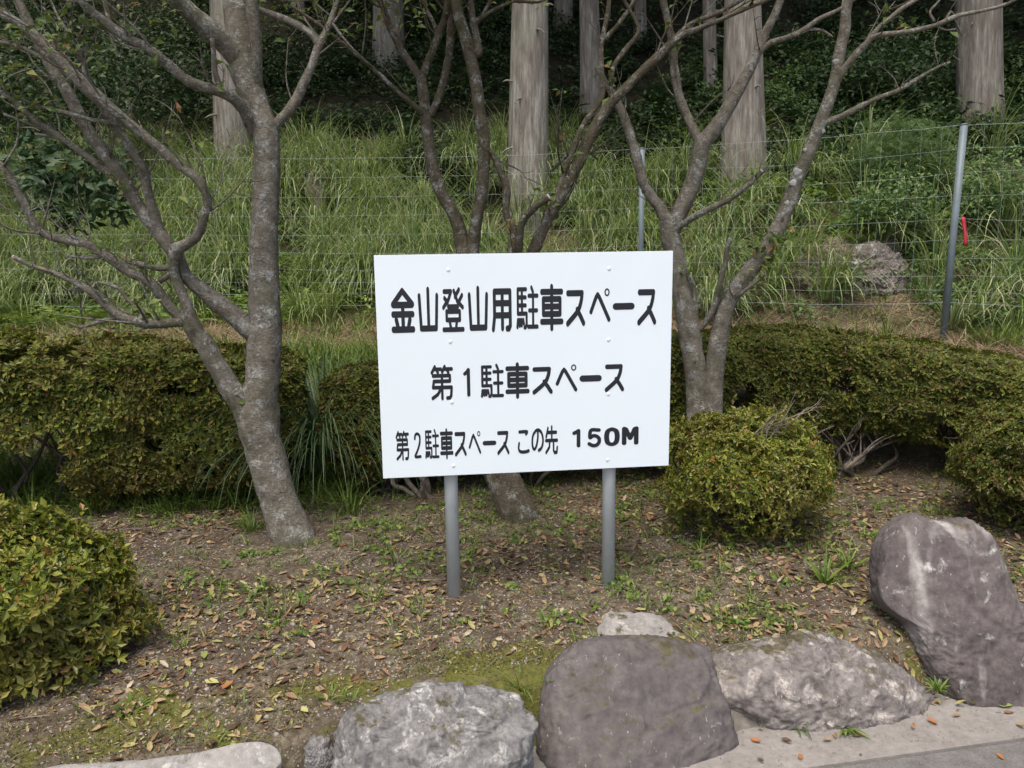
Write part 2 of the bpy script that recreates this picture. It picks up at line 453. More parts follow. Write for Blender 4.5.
def tube(P, rad, sides=10, n=6, rough=.1, seed=0, smooth=True, freq=14., flat_end=False):
    Q = np.column_stack([P, rad])
    Q = catmull(Q, n) if smooth and len(P) > 1 else Q
    P2, r2 = Q[:, :3], np.maximum(Q[:, 3], .0008)
    T = unit(np.gradient(P2, axis=0))
    ref = np.array([0, 1., 0]) if abs(T[0][1]) < .9 else np.array([1., 0, 0])
    V = []
    for i in range(len(P2)):
        x = unit(np.cross(ref, T[i])); y = np.cross(T[i], x); ref = y if abs(np.dot(y, T[i])) < .5 else ref
        ref = np.cross(T[i], x)
        x, y = x, ref
        ref = -np.cross(x, T[i])
        for j in range(sides):
            a = 2*math.pi*j/sides
            d = math.cos(a)*x+math.sin(a)*y
            r = r2[i]
            if rough:
                q = P2[i]+d*r
                r = r*(1+rough*mnoise.noise(Vector(q*freq)+Vector((seed, 0, 0)))+rough*.7*mnoise.noise(Vector(q*freq*2.7)))
            V.append(P2[i]+d*r)
    F = []
    m = len(P2)
    for i in range(m-1):
        for j in range(sides):
            k = (j+1) % sides
            F.append((i*sides+j, i*sides+k, (i+1)*sides+k, (i+1)*sides+j))
    F.append(tuple(range(sides))[::-1]); F.append(tuple((m-1)*sides+j for j in range(sides)))
    return np.array(V), F

def px_path(pts, y0, dep=None, wig=0.):
    """pts (px, py, width px[, dy]) -> world points and radii around depth y0"""
    P = []; r = []; w = 6
    for i, p in enumerate(pts):
        if len(p) > 2 and p[2]: w = p[2]
        dy = p[3] if len(p) > 3 else (dep*i/(len(pts)-1) if dep else 0)
        y = y0+dy
        q = at(p[0], p[1], y); P.append(q)
        r.append(w/2/FPX*(y*cp-(q[2]-CAM_Z)*sp))
    return np.array(P), np.array(r)

# ------------------------------------------------------------------ ground, road
def axis(segs):
    out = []
    for a, b, s in segs: out += list(np.arange(a, b, s))
    out.append(segs[-1][1]); return np.array(out)
gx = axis([(-60, -12, 4), (-12, -3.2, .2), (-3.2, 3.4, .035), (3.4, 12, .2), (12, 60, 4)])
gy = axis([(-40, 0, 4), (0, 1.9, .3), (1.9, 5.2, .035), (5.2, 12, .1), (12, 22, .4), (22, 60, 2)])
X, Y = np.meshgrid(gx, gy, indexing='ij')
Z = H(X, Y)
nx, ny = X.shape
idx = np.arange(nx*ny).reshape(nx, ny)
GF = np.stack([idx[:-1, :-1], idx[1:, :-1], idx[1:, 1:], idx[:-1, 1:]], 2).reshape(-1, 4)
g = build('ground', np.stack([X, Y, Z], 2).reshape(-1, 3), GF, 'ground'); tag(g, kind='structure')

def strip(name, mat, d0, d1, z, xs, thick=.06, bumpy=.0):
    a = Acc(); V = []; F = []
    for x in xs:
        k = float(kerb(x))
        for d in (d0, d1):
            V.append((x, k+d, z+bumpy*(float(fbm(x*3, d*3+5, 3)))))
    n = len(xs)
    V2 = [(v[0], v[1], v[2]-thick) for v in V]
    for i in range(n-1):
        F.append((2*i, 2*i+1, 2*i+3, 2*i+2)[::-1])
        F.append((2*i, 2*i+2, 2*n+2*i+2, 2*n+2*i)[::-1]); F.append((2*i+1, 2*n+2*i+1, 2*n+2*i+3, 2*i+3)[::-1])
    o = build(name, np.array(V+V2), F, mat, None, False); return tag(o, kind='structure')
xs = list(np.arange(-14, 14.01, .25))
strip('gutter', 'concrete', -.20, .16, ROAD_Z, xs, .08, .006)
strip('road_edge', 'worn_asphalt', -.40, -.203, ROAD_Z-.012, xs, .07)
strip('kerb', 'pale_edge', -.60, -.403, ROAD_Z-.006, xs, .07)
strip('road', 'asphalt', -30, -.603, ROAD_Z-.016, xs, .07)

# mortar bedding the stones: a lumpy ridge under and behind them
mx = np.arange(.40, 1.12, .03); md = np.linspace(-.02, .30, 12)
V = []
for x in mx:
    for d in md:
        t = d/.30
        zz = -.27+.17*sst(0, .7, t)+.035*float(fbm(x*5, d*8, 44, 4))+.02*float(fbm(x*14, d*14, 46, 3))-.05*sst(.72, 1, t)
        V.append((x, float(kerb(x))+d, zz))
idm = np.arange(len(V)).reshape(len(mx), len(md))
MF = np.stack([idm[:-1, :-1], idm[1:, :-1], idm[1:, 1:], idm[:-1, 1:]], 2).reshape(-1, 4)
tag(build('mortar', np.array(V), MF, 'mortar'), kind='structure')

V = []
for x in np.arange(.30, .66, .015):
    for y in np.linspace(2.80, 3.10, 24):
        e = 1-(((x-.48)/.17)**2+((y-2.95)/.12)**2)+.9*float(fbm(x*9, y*9, 33, 4))
        V.append((x, y, Hs(x, y)+.05*min(1, max(-1, e*1.5))-.012))
n_ = len(np.arange(.30, .66, .015)); idm = np.arange(len(V)).reshape(n_, 24)
MF = np.stack([idm[:-1, :-1], idm[1:, :-1], idm[1:, 1:], idm[:-1, 1:]], 2).reshape(-1, 4)
tag(build('mortar_patch', np.array(V), MF, 'pale_stone'), kind='structure')

# ------------------------------------------------------------------ rocks
def slant(px, py, y0, k, m=0., xc=0.):
    d = ray(px, py)
    t = (y0-m*xc+k*(CAM_Z-ROAD_Z))/(d[1]-k*d[2]-m*d[0])
    return np.array([0, 0, CAM_Z])+d*t
def rock(name, outline, y0, k, depth, mat, label, cat='rock', amp=.03, seed=0, pw=.55, group=None, mm=3.2, facets=8, res=120, m=0., xc=0.):
    W = np.array([slant(p[0], p[1], y0, k, m, xc) for p in outline])
    W = np.vstack([W[i]*(1-t)+W[(i+1) % len(W)]*t for i in range(len(W)) for t in np.linspace(0, 1, 14, endpoint=False)])
    c = (W.max(0)+W.min(0))/2
    nrm = unit(np.array([m, -1., k])); e1 = unit(np.array([1., m, 0])); e2 = unit(np.cross(nrm, e1))   # towards the viewer
    rel = W-c
    a = np.arctan2(rel@e2, rel@e1); rr = np.hypot(rel@e1, rel@e2)
    o = np.argsort(a); a = a[o]; rr = rr[o]
    aa = np.concatenate([a-2*math.pi, a, a+2*math.pi]); r3 = np.concatenate([rr, rr, rr])
    nt, nf = 190, 90
    th = np.linspace(0, 2*math.pi, nt, endpoint=False)
    ths = (th+math.pi) % (2*math.pi)-math.pi
    rt_ = np.interp(ths, aa, r3)
    ker = np.array([1, 2, 3, 2, 1.])/9
    rt_ = np.convolve(np.concatenate([rt_[-2:], rt_, rt_[:2]]), ker, 'valid')
    rsm = np.array([rt_[(np.arange(i-22, i+23)) % nt].mean() for i in range(nt)])
    # even grid on a disc (front and back), so that no point of the face is a pole
    G = res; gl = np.linspace(-1, 1, G)
    A_, B_ = np.meshgrid(gl, gl, indexing='ij')
    big = np.abs(A_) > np.abs(B_)
    with np.errstate(divide='ignore', invalid='ignore'):
        rho = np.where(big, A_, B_); phi = np.where(big, math.pi/4*B_/A_, math.pi/2-math.pi/4*A_/B_)
    phi = np.nan_to_num(phi); phi = np.where(rho < 0, phi+math.pi, phi) % (2*math.pi); rho = np.abs(rho)
    qd = np.sin(rho*math.pi/2).ravel(); ph = phi.ravel()
    tw = np.concatenate([th, [2*math.pi]])
    r_out = np.interp(ph, tw, np.concatenate([rt_, rt_[:1]])); r_sm = np.interp(ph, tw, np.concatenate([rsm, rsm[:1]]))
    rad = r_out*qd
    hgt = np.maximum(0, 1-qd**mm)**(1/mm)*depth
    pl = np.cos(ph)[:, None]*e1+np.sin(ph)[:, None]*e2
    V = np.vstack([c+rad[:, None]*pl+hgt[:, None]*nrm, c+rad[:, None]*pl-hgt[:, None]*nrm])
    wq = qd[:, None]**3
    D = np.vstack([unit(pl*wq+nrm*(1-wq)+nrm*.001), unit(pl*wq-nrm*(1-wq)-nrm*.001)])
    rs = random.Random(seed*13+5)
    for _ in range(facets):
        a_ = rs.uniform(0, 2*math.pi); ce = rs.uniform(.15, .95); cc = math.sqrt(1-ce*ce)
        nn = unit(cc*(math.cos(a_)*e1+math.sin(a_)*e2)+ce*nrm)
        dd = (V-c)@nn; lim = dd.max()*rs.uniform(.80, .93)
        ex = np.maximum(0, dd-lim); V = V-nn*(ex*.9)[:, None]
    out = []
    sz = rr.mean()
    for p, d in zip(V, D):
        q = Vector(p)+Vector((seed*3.1, 0, 0))
        n1 = mnoise.fractal(q*(1.3/sz), .9, 2.1, 3)*amp*1.0
        n2 = -abs(mnoise.noise(q*(2.2/sz)))*amp*1.5+amp*.35-abs(mnoise.noise(q*(5.5/sz)))*amp*.5
        n3 = mnoise.fractal(q*(12/sz), .6, 2.1, 5)*amp*.42
        ck = max(0., .10-abs(mnoise.noise(q*(1.1/sz)+Vector((5, 1, 2)))))*amp*-6
        out.append(p+d*(n1+n2+n3+ck))
    gi = np.arange(G*G).reshape(G, G)
    f1 = np.stack([gi[:-1, :-1], gi[1:, :-1], gi[1:, 1:], gi[:-1, 1:]], 2).reshape(-1, 4)
    # the rim of the back sheet is the rim of the front one
    rim = np.zeros((G, G), bool); rim[0] = rim[-1] = True; rim[:, 0] = rim[:, -1] = True
    gb_ = np.where(rim, gi, gi+G*G)
    f2 = np.stack([gb_[:-1, :-1], gb_[:-1, 1:], gb_[1:, 1:], gb_[1:, :-1]], 2).reshape(-1, 4)
    used = np.unique(np.concatenate([f1.ravel(), f2.ravel()])); remap = np.zeros(2*G*G, int); remap[used] = np.arange(len(used))
    F = remap[np.vstack([f1, f2])]; out = np.array(out)[used]
    ob = build(name, np.array(out), F, mat)
    return tag(ob, label, cat, group)

G_STONES = 'natural stones edging the bed'
rock('edging_stone', [(326, 760), (334, 728), (352, 706), (395, 694), (425, 686), (480, 688), (522, 694), (536, 712), (534, 750), (522, 800), (480, 840), (390, 845), (330, 815)], 2.22, .45, .17, 'granite',
     'rough grey granite stone with white flecks, next to the large smooth one', 'stone', .019, 1, .42, group=G_STONES, facets=5, m=.12, xc=-.25)
rock('edging_stone', [(534, 725), (537, 690), (550, 664), (570, 645), (602, 637), (668, 636), (702, 646), (722, 672), (734, 704), (740, 740), (728, 775), (690, 830), (600, 850), (552, 820), (538, 770)], 2.60, .70, .17, 'purple_rock',
     'large smooth purple grey boulder below the right sign post', 'stone', .013, 2, .36, group=G_STONES, facets=1, mm=2.5, m=.22, xc=.42)
rock('edging_stone', [(696, 668), (722, 646), (780, 634), (850, 632), (890, 648), (915, 668), (930, 698), (922, 735), (870, 752), (790, 745), (735, 722), (704, 696)], 2.76, .62, .17, 'lichen_rock',
     'low broad stone blotched with pale lichen and dark moss', 'stone', .020, 3, .45, group=G_STONES, mm=2.5, facets=3, m=.2, xc=1.12)
rock('edging_stone', [(873, 580), (876, 545), (886, 522), (904, 513), (935, 519), (966, 520), (984, 536), (996, 565), (1008, 596), (1034, 622), (1060, 665), (1075, 720), (1040, 770), (985, 745), (948, 712), (936, 694), (920, 668), (911, 640), (905, 622), (890, 614), (877, 602)], 2.89, .36, .14, 'tall_rock',
     'tall leaning purple stone with a white streak at the right end of the edging', 'stone', .014, 4, .36, group=G_STONES, facets=5)
rock('edging_stone', [(-30, 800), (25, 774), (60, 766), (100, 764), (150, 759), (215, 750), (250, 741), (272, 741), (284, 756), (275, 800), (240, 850), (60, 870), (-40, 840)], 2.02, .9, .05, 'pale_stone',
     'flat whitish stone at the lower left end of the edging', 'stone', .005, 5, .42, group=G_STONES, facets=2)
rock('edging_stone', [(305, 745), (312, 735), (328, 738), (333, 760), (326, 785), (310, 785)], 2.24, .3, .05, 'granite',
     'small round stone wedged against the rough granite one', 'stone', .008, 6, group=G_STONES)
rock('hillside_boulder', [(845, 262), (858, 244), (885, 246), (902, 266), (906, 290), (888, 302), (856, 300)], 7.02, .6, .16, 'pink_rock',
     'pinkish white boulder half buried in the bank behind the wire fence', 'boulder', .045, 8)
rock('hillside_boulder', [(770, 292), (790, 262), (815, 244), (850, 236), (885, 240), (915, 256), (930, 285), (915, 310), (850, 318), (790, 312)], 7.22, .62, .20, 'earth',
     'brown earthy outcrop beside the pinkish boulder behind the fence', 'boulder', .06, 9)

# ------------------------------------------------------------------ the sign
SIGN_C = np.array([.065, 3.222, CAM_Z-.479]); YAW = R(6.57)
sx = np.array([math.cos(YAW), math.sin(YAW), 0]); sn = np.array([math.sin(YAW), -math.cos(YAW), 0]); sz_ = np.array([0, 0, 1.])
def SP(u, v, w=0.): return SIGN_C+sx*u+sz_*v+sn*w          # w towards the viewer

def bevel_box(cu, cv, cw, hu, hv, hw, b):
    V = []; F = []
    for w, s in ((-hw, 0), (-hw+b, 1), (hw-b, 1), (hw, 0)):
        for (a, c) in ((-1, -1), (1, -1), (1, 1), (-1, 1)):
            q = 0 if s else b
            V.append(SP(cu+a*(hu-q), cv+c*(hv-q), cw+w))
    F.append((3, 2, 1, 0)); F.append((12, 13, 14, 15))
    for l in range(3):
        for j in range(4):
            k = (j+1) % 4
            F.append((l*4+j, l*4+k, l*4+4+k, l*4+4+j))
    return np.array(V), F

pb = SP(.01, 0, -.05); base = (pb[0], pb[1], Hs(pb[0], pb[1]))
sign = empty('parking_sign', base, 'white parking sign with black Japanese lettering on two grey steel posts', 'sign')
a = Acc(); a.add(*bevel_box(0, 0, -.002, .6, .45, .002, .0006))
panel = a.build('sign_panel', 'panel', sign, False)
a = Acc(); a.add(*bevel_box(0, .385, -.018, .585, .018, .012, .003)); a.build('back_rail', 'zinc', sign, False)
a = Acc(); a.add(*bevel_box(0, .10, -.018, .585, .018, .012, .003)); a.build('back_rail', 'zinc', sign, False)
a = Acc(); a.add(*bevel_box(0, -.138, -.018, .585, .018, .012, .003)); a.build('back_rail', 'zinc', sign, False)
a = Acc(); a.add(*bevel_box(0, -.41, -.018, .585, .018, .012, .003)); a.build('back_rail', 'zinc', sign, False)
for u in (-.322, .356):
    q = SP(u, 0, -.062)
    gz = Hs(q[0], q[1])
    a = Acc(); a.add(*tube([(q[0], q[1], gz-.05), (q[0], q[1], 1.42)], [.0285, .0285], 24, 4, 0, smooth=False))
    po = a.build('post', 'zinc', sign)
    a = Acc(); a.add(*tube([(q[0], q[1], 1.42), (q[0], q[1], 1.428), (q[0], q[1], 1.434)], [.030, .029, .018], 24, 3, 0)); a.build('post_cap', 'zinc', po)

GLY = {
 'kin': (.125, [[(.5, .93), (.08, .63)], [(.5, .93), (.92, .63)], [(.1, .62), (.9, .62)], [(.5, .62), (.5, .07)], [(.08, .41), (.92, .41)], [(.21, .29), (.27, .14)], [(.79, .29), (.73, .14)], [(.07, .07), (.93, .07)]]),
 'yama': (.12, [[(.5, .94), (.5, .08)], [(.07, .80), (.13, .08)], [(.93, .80), (.87, .08)], [(.13, .07), (.87, .07)]]),
 'tou': (.095, [[(.10, .92), (.42, .92), (.30, .74), (.06, .56)], [(.12, .77), (.26, .68)], [(.55, .93), (.70, .70), (.94, .56)], [(.78, .96), (.60, .80)], [(.92, .83), (.76, .68)], [(.28, .58), (.72, .58)],
              [(.2, .47), (.8, .47), (.8, .28), (.2, .28), (.2, .47)], [(.34, .24), (.38, .10)], [(.66, .24), (.62, .10)], [(.05, .06), (.95, .06)]]),
 'you': (.125, [[(.12, .93), (.88, .93), (.88, .14), (.82, .07), (.72, .07)], [(.12, .93), (.12, .35), (.05, .06)], [(.5, .93), (.5, .08)], [(.12, .66), (.88, .66)], [(.12, .38), (.88, .38)]]),
 'chuu': (.085, [[(.06, .93), (.06, .38)], [(.06, .93), (.44, .93)], [(.06, .745), (.42, .745)], [(.06, .56), (.42, .56)], [(.25, .93), (.25, .38)], [(.06, .37), (.46, .37), (.46, .12), (.41, .05), (.36, .05)],
               [(.03, .06), (.06, .23)], [(.14, .09), (.14, .23)], [(.23, .10), (.215, .23)], [(.33, .14), (.30, .23)], [(.69, .97), (.76, .86)], [(.56, .78), (.96, .78)], [(.58, .44), (.94, .44)], [(.53, .065), (.96, .065)], [(.76, .78), (.76, .07)]]),
 'sha': (.115, [[(.5, .96), (.5, .04)], [(.06, .85), (.94, .85)], [(.05, .19), (.95, .19)], [(.13, .69), (.87, .69), (.87, .36), (.13, .36), (.13, .69)], [(.13, .525), (.87, .525)]]),
 'su': (.145, [[(.09, .90), (.84, .90), (.78, .66), (.60, .40), (.08, .07)], [(.58, .45), (.76, .27), (.92, .08)]]),
 'pe': (.125, [[(.06, .30), (.30, .72), (.38, .80), (.46, .72), (.93, .07)], 'ring']),
 'bar': ((.14, .46), [[(.12, .5), (.88, .5)]]),
 'dai': (.095, [[(.19, .97), (.05, .80)], [(.14, .90), (.46, .90)], [(.27, .88), (.32, .80)], [(.63, .97), (.52, .82)], [(.58, .90), (.95, .90)], [(.74, .88), (.79, .80)],
              [(.10, .71), (.86, .71), (.86, .55), (.13, .55), (.09, .37), (.93, .37), (.90, .12), (.84, .06), (.72, .06)], [(.5, .71), (.5, .05)], [(.47, .36), (.30, .17), (.06, .06)]]),
 'one': ((.17, .055), [[(.18, .80), (.45, .87), (.62, .94), (.62, .06)]]),
 'two': ((.115, .05), [[(.10, .76), (.16, .89), (.35, .95), (.62, .95), (.84, .87), (.88, .72), (.74, .50), (.40, .26), (.10, .06), (.93, .06)]]),
 'ko': (.125, [[(.14, .90), (.80, .90), (.70, .80)], [(.12, .42), (.07, .24), (.14, .11), (.34, .06), (.66, .06), (.94, .10)]]),
 'no': (.12, [[(.53, .88), (.52, .60), (.42, .28), (.27, .12), (.14, .16), (.07, .38), (.12, .66), (.30, .86), (.55, .93), (.80, .82), (.93, .56), (.90, .30), (.76, .13), (.58, .06)]]),
 'saki': (.11, [[(.22, .92), (.08, .62)], [(.18, .77), (.88, .77)], [(.52, .96), (.52, .50)], [(.05, .49), (.95, .49)], [(.36, .49), (.33, .26), (.07, .07)], [(.66, .49), (.66, .14), (.74, .06), (.92, .07), (.95, .24)]]),
 'bold1': ((.17, .09), [[(.17, .78), (.40, .83), (.62, .90), (.62, .10)]]),
 'bold5': ((.12, .085), [[(.86, .90), (.26, .90), (.18, .52), (.40, .60), (.66, .58), (.87, .44), (.86, .24), (.68, .10), (.40, .08), (.12, .18)]]),
 'bold0': ((.15, .085), [[(.5, .91), (.24, .82), (.15, .62), (.15, .38), (.24, .18), (.5, .09), (.76, .18), (.85, .38), (.85, .62), (.76, .82), (.5, .91)]]),
 'boldM': ((.125, .085), [[(.13, .09), (.13, .91), (.22, .88), (.5, .36), (.78, .88), (.87, .91), (.87, .09)]]),
}
LINES = [[('kin',-0.542,-0.450,0.145,0.322),('yama',-0.436,-0.355,0.147,0.323),('tou',-0.341,-0.254,0.142,0.318),('yama',-0.238,-0.157,0.145,0.323),('you',-0.142,-0.059,0.139,0.312),('chuu',-0.043,0.045,0.145,0.319),('sha',0.054,0.146,0.140,0.322),('su',0.159,0.237,0.154,0.302),('pe',0.256,0.342,0.168,0.308),('bar',0.353,0.441,0.215,0.245),('su',0.455,0.534,0.152,0.300),],
[('dai',-0.394,-0.305,-0.133,0.008),('one',-0.263,-0.230,-0.122,-0.005),('chuu',-0.192,-0.100,-0.131,0.007),('sha',-0.091,0.005,-0.135,0.009),('su',0.019,0.102,-0.122,-0.008),('pe',0.116,0.205,-0.116,0.000),('bar',0.216,0.306,-0.078,-0.049),('su',0.321,0.402,-0.122,-0.006),],
[('dai',-0.543,-0.490,-0.378,-0.256),('two',-0.469,-0.443,-0.370,-0.264),('chuu',-0.425,-0.369,-0.376,-0.253),('sha',-0.364,-0.312,-0.378,-0.253),('su',-0.305,-0.257,-0.370,-0.266),('pe',-0.247,-0.197,-0.364,-0.264),('bar',-0.189,-0.135,-0.330,-0.309),('su',-0.130,-0.080,-0.371,-0.269),],
[('ko',-0.045,0.004,-0.369,-0.268),('no',0.012,0.064,-0.365,-0.265),('saki',0.070,0.123,-0.379,-0.257),],
[('bold1',0.185,0.226,-0.354,-0.275),('bold5',0.249,0.305,-0.355,-0.275),('bold0',0.321,0.384,-0.354,-0.274),('boldM',0.396,0.466,-0.352,-0.274),]]
CURVED = {'two', 'ko', 'no', 'bold5', 'bold0'}
def glyph(acc, cell, w0, fat):
    nm, u0, u1, v0, v1 = cell
    pen, strokes = GLY[nm]
    rx, ry = (pen, pen) if not isinstance(pen, tuple) else pen
    if not isinstance(pen, tuple): rx = ry = pen/2
    if nm != 'bar': rx *= fat; ry *= fat
    du, dv = u1-u0, v1-v0
    k = [0]
    def put(poly, w):
        n = len(poly)
        V = [SP(u0+x*du, v0+y*dv, w) for x, y in poly]+[SP(u0+x*du, v0+y*dv, .0002) for x, y in poly]
        F = [tuple(range(n))]+[(i, n+i, n+(i+1) % n, (i+1) % n) for i in range(n)]
        acc.add(np.array(V), F)
    for st in strokes:
        if st == 'ring':
            c = (.83, .86); ro, ri, n = (.125, .115), (.066, .066), 24
            w = w0; V = []; F = []
            for i in range(n):
                t = 2*math.pi*i/n
                V += [SP(u0+(c[0]+ro[0]*math.cos(t))*du, v0+(c[1]+ro[1]*math.sin(t))*dv, w), SP(u0+(c[0]+ri[0]*math.cos(t))*du, v0+(c[1]+ri[1]*math.sin(t))*dv, w)]
                j = (i+1) % n; F.append((2*i, 2*j, 2*j+1, 2*i+1))
            acc.add(np.array(V), F); continue
        P = np.array(st, float)
        if nm in CURVED or nm == 'su' and len(P) > 3: P = catmull(P, 6) if nm in CURVED else np.vstack([P[:2], catmull(P[1:], 6)[1:]])
        # capsule for every piece of the stroke, in pen space where the pen is round
        S = np.array([rx, ry])
        Q = P/S
        for i in range(len(Q)-1):
            d = unit(Q[i+1]-Q[i]); a0 = math.atan2(d[1], d[0])
            poly = []
            for t in np.linspace(-math.pi/2, math.pi/2, 9): poly.append((Q[i+1]+[math.cos(a0+t), math.sin(a0+t)])*S)
            for t in np.linspace(math.pi/2, 3*math.pi/2, 9): poly.append((Q[i]+[math.cos(a0+t), math.sin(a0+t)])*S)
            put(poly, w0+k[0]*.000012); k[0] += 1
for ln, fat in zip(LINES, (1.18, 1.18, 1.14, 1.14, 1.14)):
    a = Acc()
    for cell in ln: glyph(a, cell, .0007, fat)
    a.build('lettering', 'ink', panel, False)
for u, vs in ((-.312, (.389, .104, -.143, -.409)), (.335, (.383, .095, -.132, -.413))):
    for v in vs:
        p0, p1, p2, p3 = SP(u, v, .0002), SP(u, v, .0012), SP(u, v, .0020), SP(u, v, .0024)
        a = Acc(); a.add(*tube([p0, p1, p2, p3], [.0075, .0075, .006, .002], 14, 3, 0, smooth=False)); a.build('bolt', 'bolt', panel)

# ------------------------------------------------------------------ garden trees
class Tree:
    def __init__(s, name, base_px, y0, label, mat, group=None, twigs=9):
        b = at(base_px[0], base_px[1], y0); s.y0 = y0; s.mat = mat
        s.o = empty(name, (b[0], b[1], Hs(b[0], b[1])), label, 'tree', group)
        s.trunk = Acc(); s.k = 0; s.tips = []; s.samp = []; s.spots = []; s.twigs = twigs
    def path(s, pts, y, dep, own=None):
        """points in depth; the first one is pulled onto the centre line of the limb that carries it"""
        q = [list(p)+[0]*(4-len(p)) for p in pts]; w = 6
        n = len(q); ys = []
        for i, p in enumerate(q):
            if p[2]: w = p[2]
            p[2] = w
            ys.append(y+(dep*i/(n-1) if dep else 0))
        src = own if own is not None else s.samp
        if src:
            A = np.array(src); d = np.hypot(A[:, 0]-q[0][0], A[:, 1]-q[0][1])-A[:, 3]*.5
            k = int(np.argmin(d)); c = A[k]
            for i in range(n):
                f = max(0., 1-i/4.); ys[i] += (c[2]-ys[0])*f if i else 0
            ys[0] = c[2]
            ys2 = list(ys); ys = ys2
            q.insert(0, [c[0]*.75+q[0][0]*.25, c[1]*.75+q[0][1]*.25, min(q[0][2]*1.1, c[3]*.66), 0]); ys.insert(0, c[2])
        Pp = np.array([[p[0], p[1], yy, p[2]] for p, yy in zip(q, ys)])
        W = []; R_ = []
        for px, py, yy, w in Pp:
            v = at(px, py, yy); W.append(v); R_.append(.88*w/2/FPX*(yy*cp-(v[2]-CAM_Z)*sp))
        sm = catmull(Pp, 5)
        return np.array(W), np.array(R_), [tuple(v) for v in sm]
    def stem(s, pts, dep=0., sides=16, flare=False):
        P, r, sm = s.path(pts, s.y0, dep)
        s.samp += sm
        if flare: P = np.vstack([[P[0][0], P[0][1], Hs(P[0][0], P[0][1])-.06], P]); r = np.concatenate([[r[0]*1.06], r])
        s.k += 1; s.trunk.add(*tube(P, r, sides+4, 9, .085, s.k*7.7, freq=11.))
    def branch(s, pts, y=0., dep=0., sides=10, cut=False, kids=(), mat=None):
        P, r, sm = s.path(pts, s.y0+y, dep)
        s.samp += sm
        s.k += 1; a = Acc(); a.add(*tube(P, r, sides, 7, .16, s.k*5.3, freq=16.))
        # knobs, spurs and fine crooked twigs
        Pn = catmull(np.column_stack([P, r]), 6); Lb = np.linalg.norm(np.diff(P, axis=0), axis=1).sum()
        for q in range(int(Lb*s.twigs)+2):
            i = random.randrange(len(Pn)//5, len(Pn)-1); t_ = unit(Pn[min(i+1, len(Pn)-1), :3]-Pn[i-1, :3])
            d = unit(t_*.8+np.array([random.uniform(-1, 1), random.uniform(-1, .6), random.uniform(-.2, 1)]))
            L = random.choice((.03, .06, .12, .20, .30))*random.uniform(.6, 1.3)+Pn[i, 3]; r0 = min(Pn[i, 3]*.5, .0018+L*.012)
            j1, j2 = rand_unit(1)[0]*L*.12, rand_unit(1)[0]*L*.2
            p0 = Pn[i, :3]; p1 = p0+d*L*.45+j1; p2 = p0+d*L+j2+np.array([0, 0, L*.12])
            a.add(*tube([p0, p1, p2], [r0, r0*.75, .0009], 5, 4, .1, q))
            if L > .08:
                for _ in range(2):
                    e = p1+(p2-p1)*random.random(); g_ = unit(d+rand_unit(1)[0]*.9)*L*random.uniform(.25, .5)
                    a.add(*tube([e, e+g_*.5+rand_unit(1)[0]*L*.04, e+g_], [r0*.5, r0*.4, .0008], 4, 3, 0))
                if random.random() < .5: s.spots.append(p2)
        b = a.build('branch', mat or s.mat, s.o)
        s.tips.append((P[-1], unit(P[-1]-P[-2])))
        if cut:
            d = unit(P[-1]-P[-2]); c = Acc(); c.add(*tube([P[-1]-d*.002, P[-1]+d*.004], [r[-1]*1.02, r[-1]*.96], 12, 2, 0, smooth=False)); c.build('cut_end', 'cutwood', b)
        for kp in kids:
            P2, r2, sm2 = s.path(kp, s.y0+y, dep*.3, sm)
            c = Acc(); c.add(*tube(P2, r2, 7, 5, .15, s.k, freq=18.)); c.build('twig', mat or s.mat, b)
            s.tips.append((P2[-1], unit(P2[-1]-P2[-2])))
        return b
    def finish(s):
        s.trunk.build('trunk', s.mat, s.o)
    def leaves(s, spots, n_up, zlo, zhi, rad, size=.065, seed=0):
        """spots: (px, py, y, radius, n); plus loose crown above, on fine twigs"""
        pos = []
        for (px, py, y, r, n) in spots:
            c = at(px, py, y); pos.append(c+rand_unit(n)*r*RNG.random((n, 1))**.5*np.array([1, .8, .7]))
        for c in s.spots: pos.append(np.asarray(c)+rand_unit(3)*.025)
        tw = Acc()
        b = np.array(s.o.location)
        cl = []
        for i in range(n_up):
            th = RNG.uniform(0, 2*math.pi); rr = rad*math.sqrt(RNG.random())
            c = np.array([b[0]+rr*math.cos(th), b[1]+rr*math.sin(th)*.8, RNG.uniform(zlo, zhi)]); cl.append(c)
        # every bunch hangs on a twig reaching up from the nearest branch end
        ends = [t[0] for t in s.tips if t[0][2] > 2.62]
        for c in cl:
            e = min(ends, key=lambda q: np.linalg.norm(q-c))
            v_ = c-e; L_ = np.linalg.norm(v_)
            if L_ > 1.1: v_ = v_*1.1/L_
            v_[2] = max(v_[2], .15); c = e+v_
            mid = (e+c)/2+np.array([random.uniform(-.1, .1), random.uniform(-.1, .1), -.06])
            tw.add(*tube([e, mid, c], [.009, .006, .002], 5, 4, 0))
            pos.append(c+rand_unit(26)*.22*RNG.random((26, 1))**.5)
        if cl: tw.build('upper_twigs', s.mat, s.o)
        pos = np.concatenate(pos); n = len(pos)
        z = unit(np.array([0, -.2, 1.])+RNG.normal(0, .55, (n, 3)))
        scatter('crown', leaf_t(.45, .06, .2), pos, frames(z), RNG.uniform(.6, 1.15, n)*size, 'young', s.o)

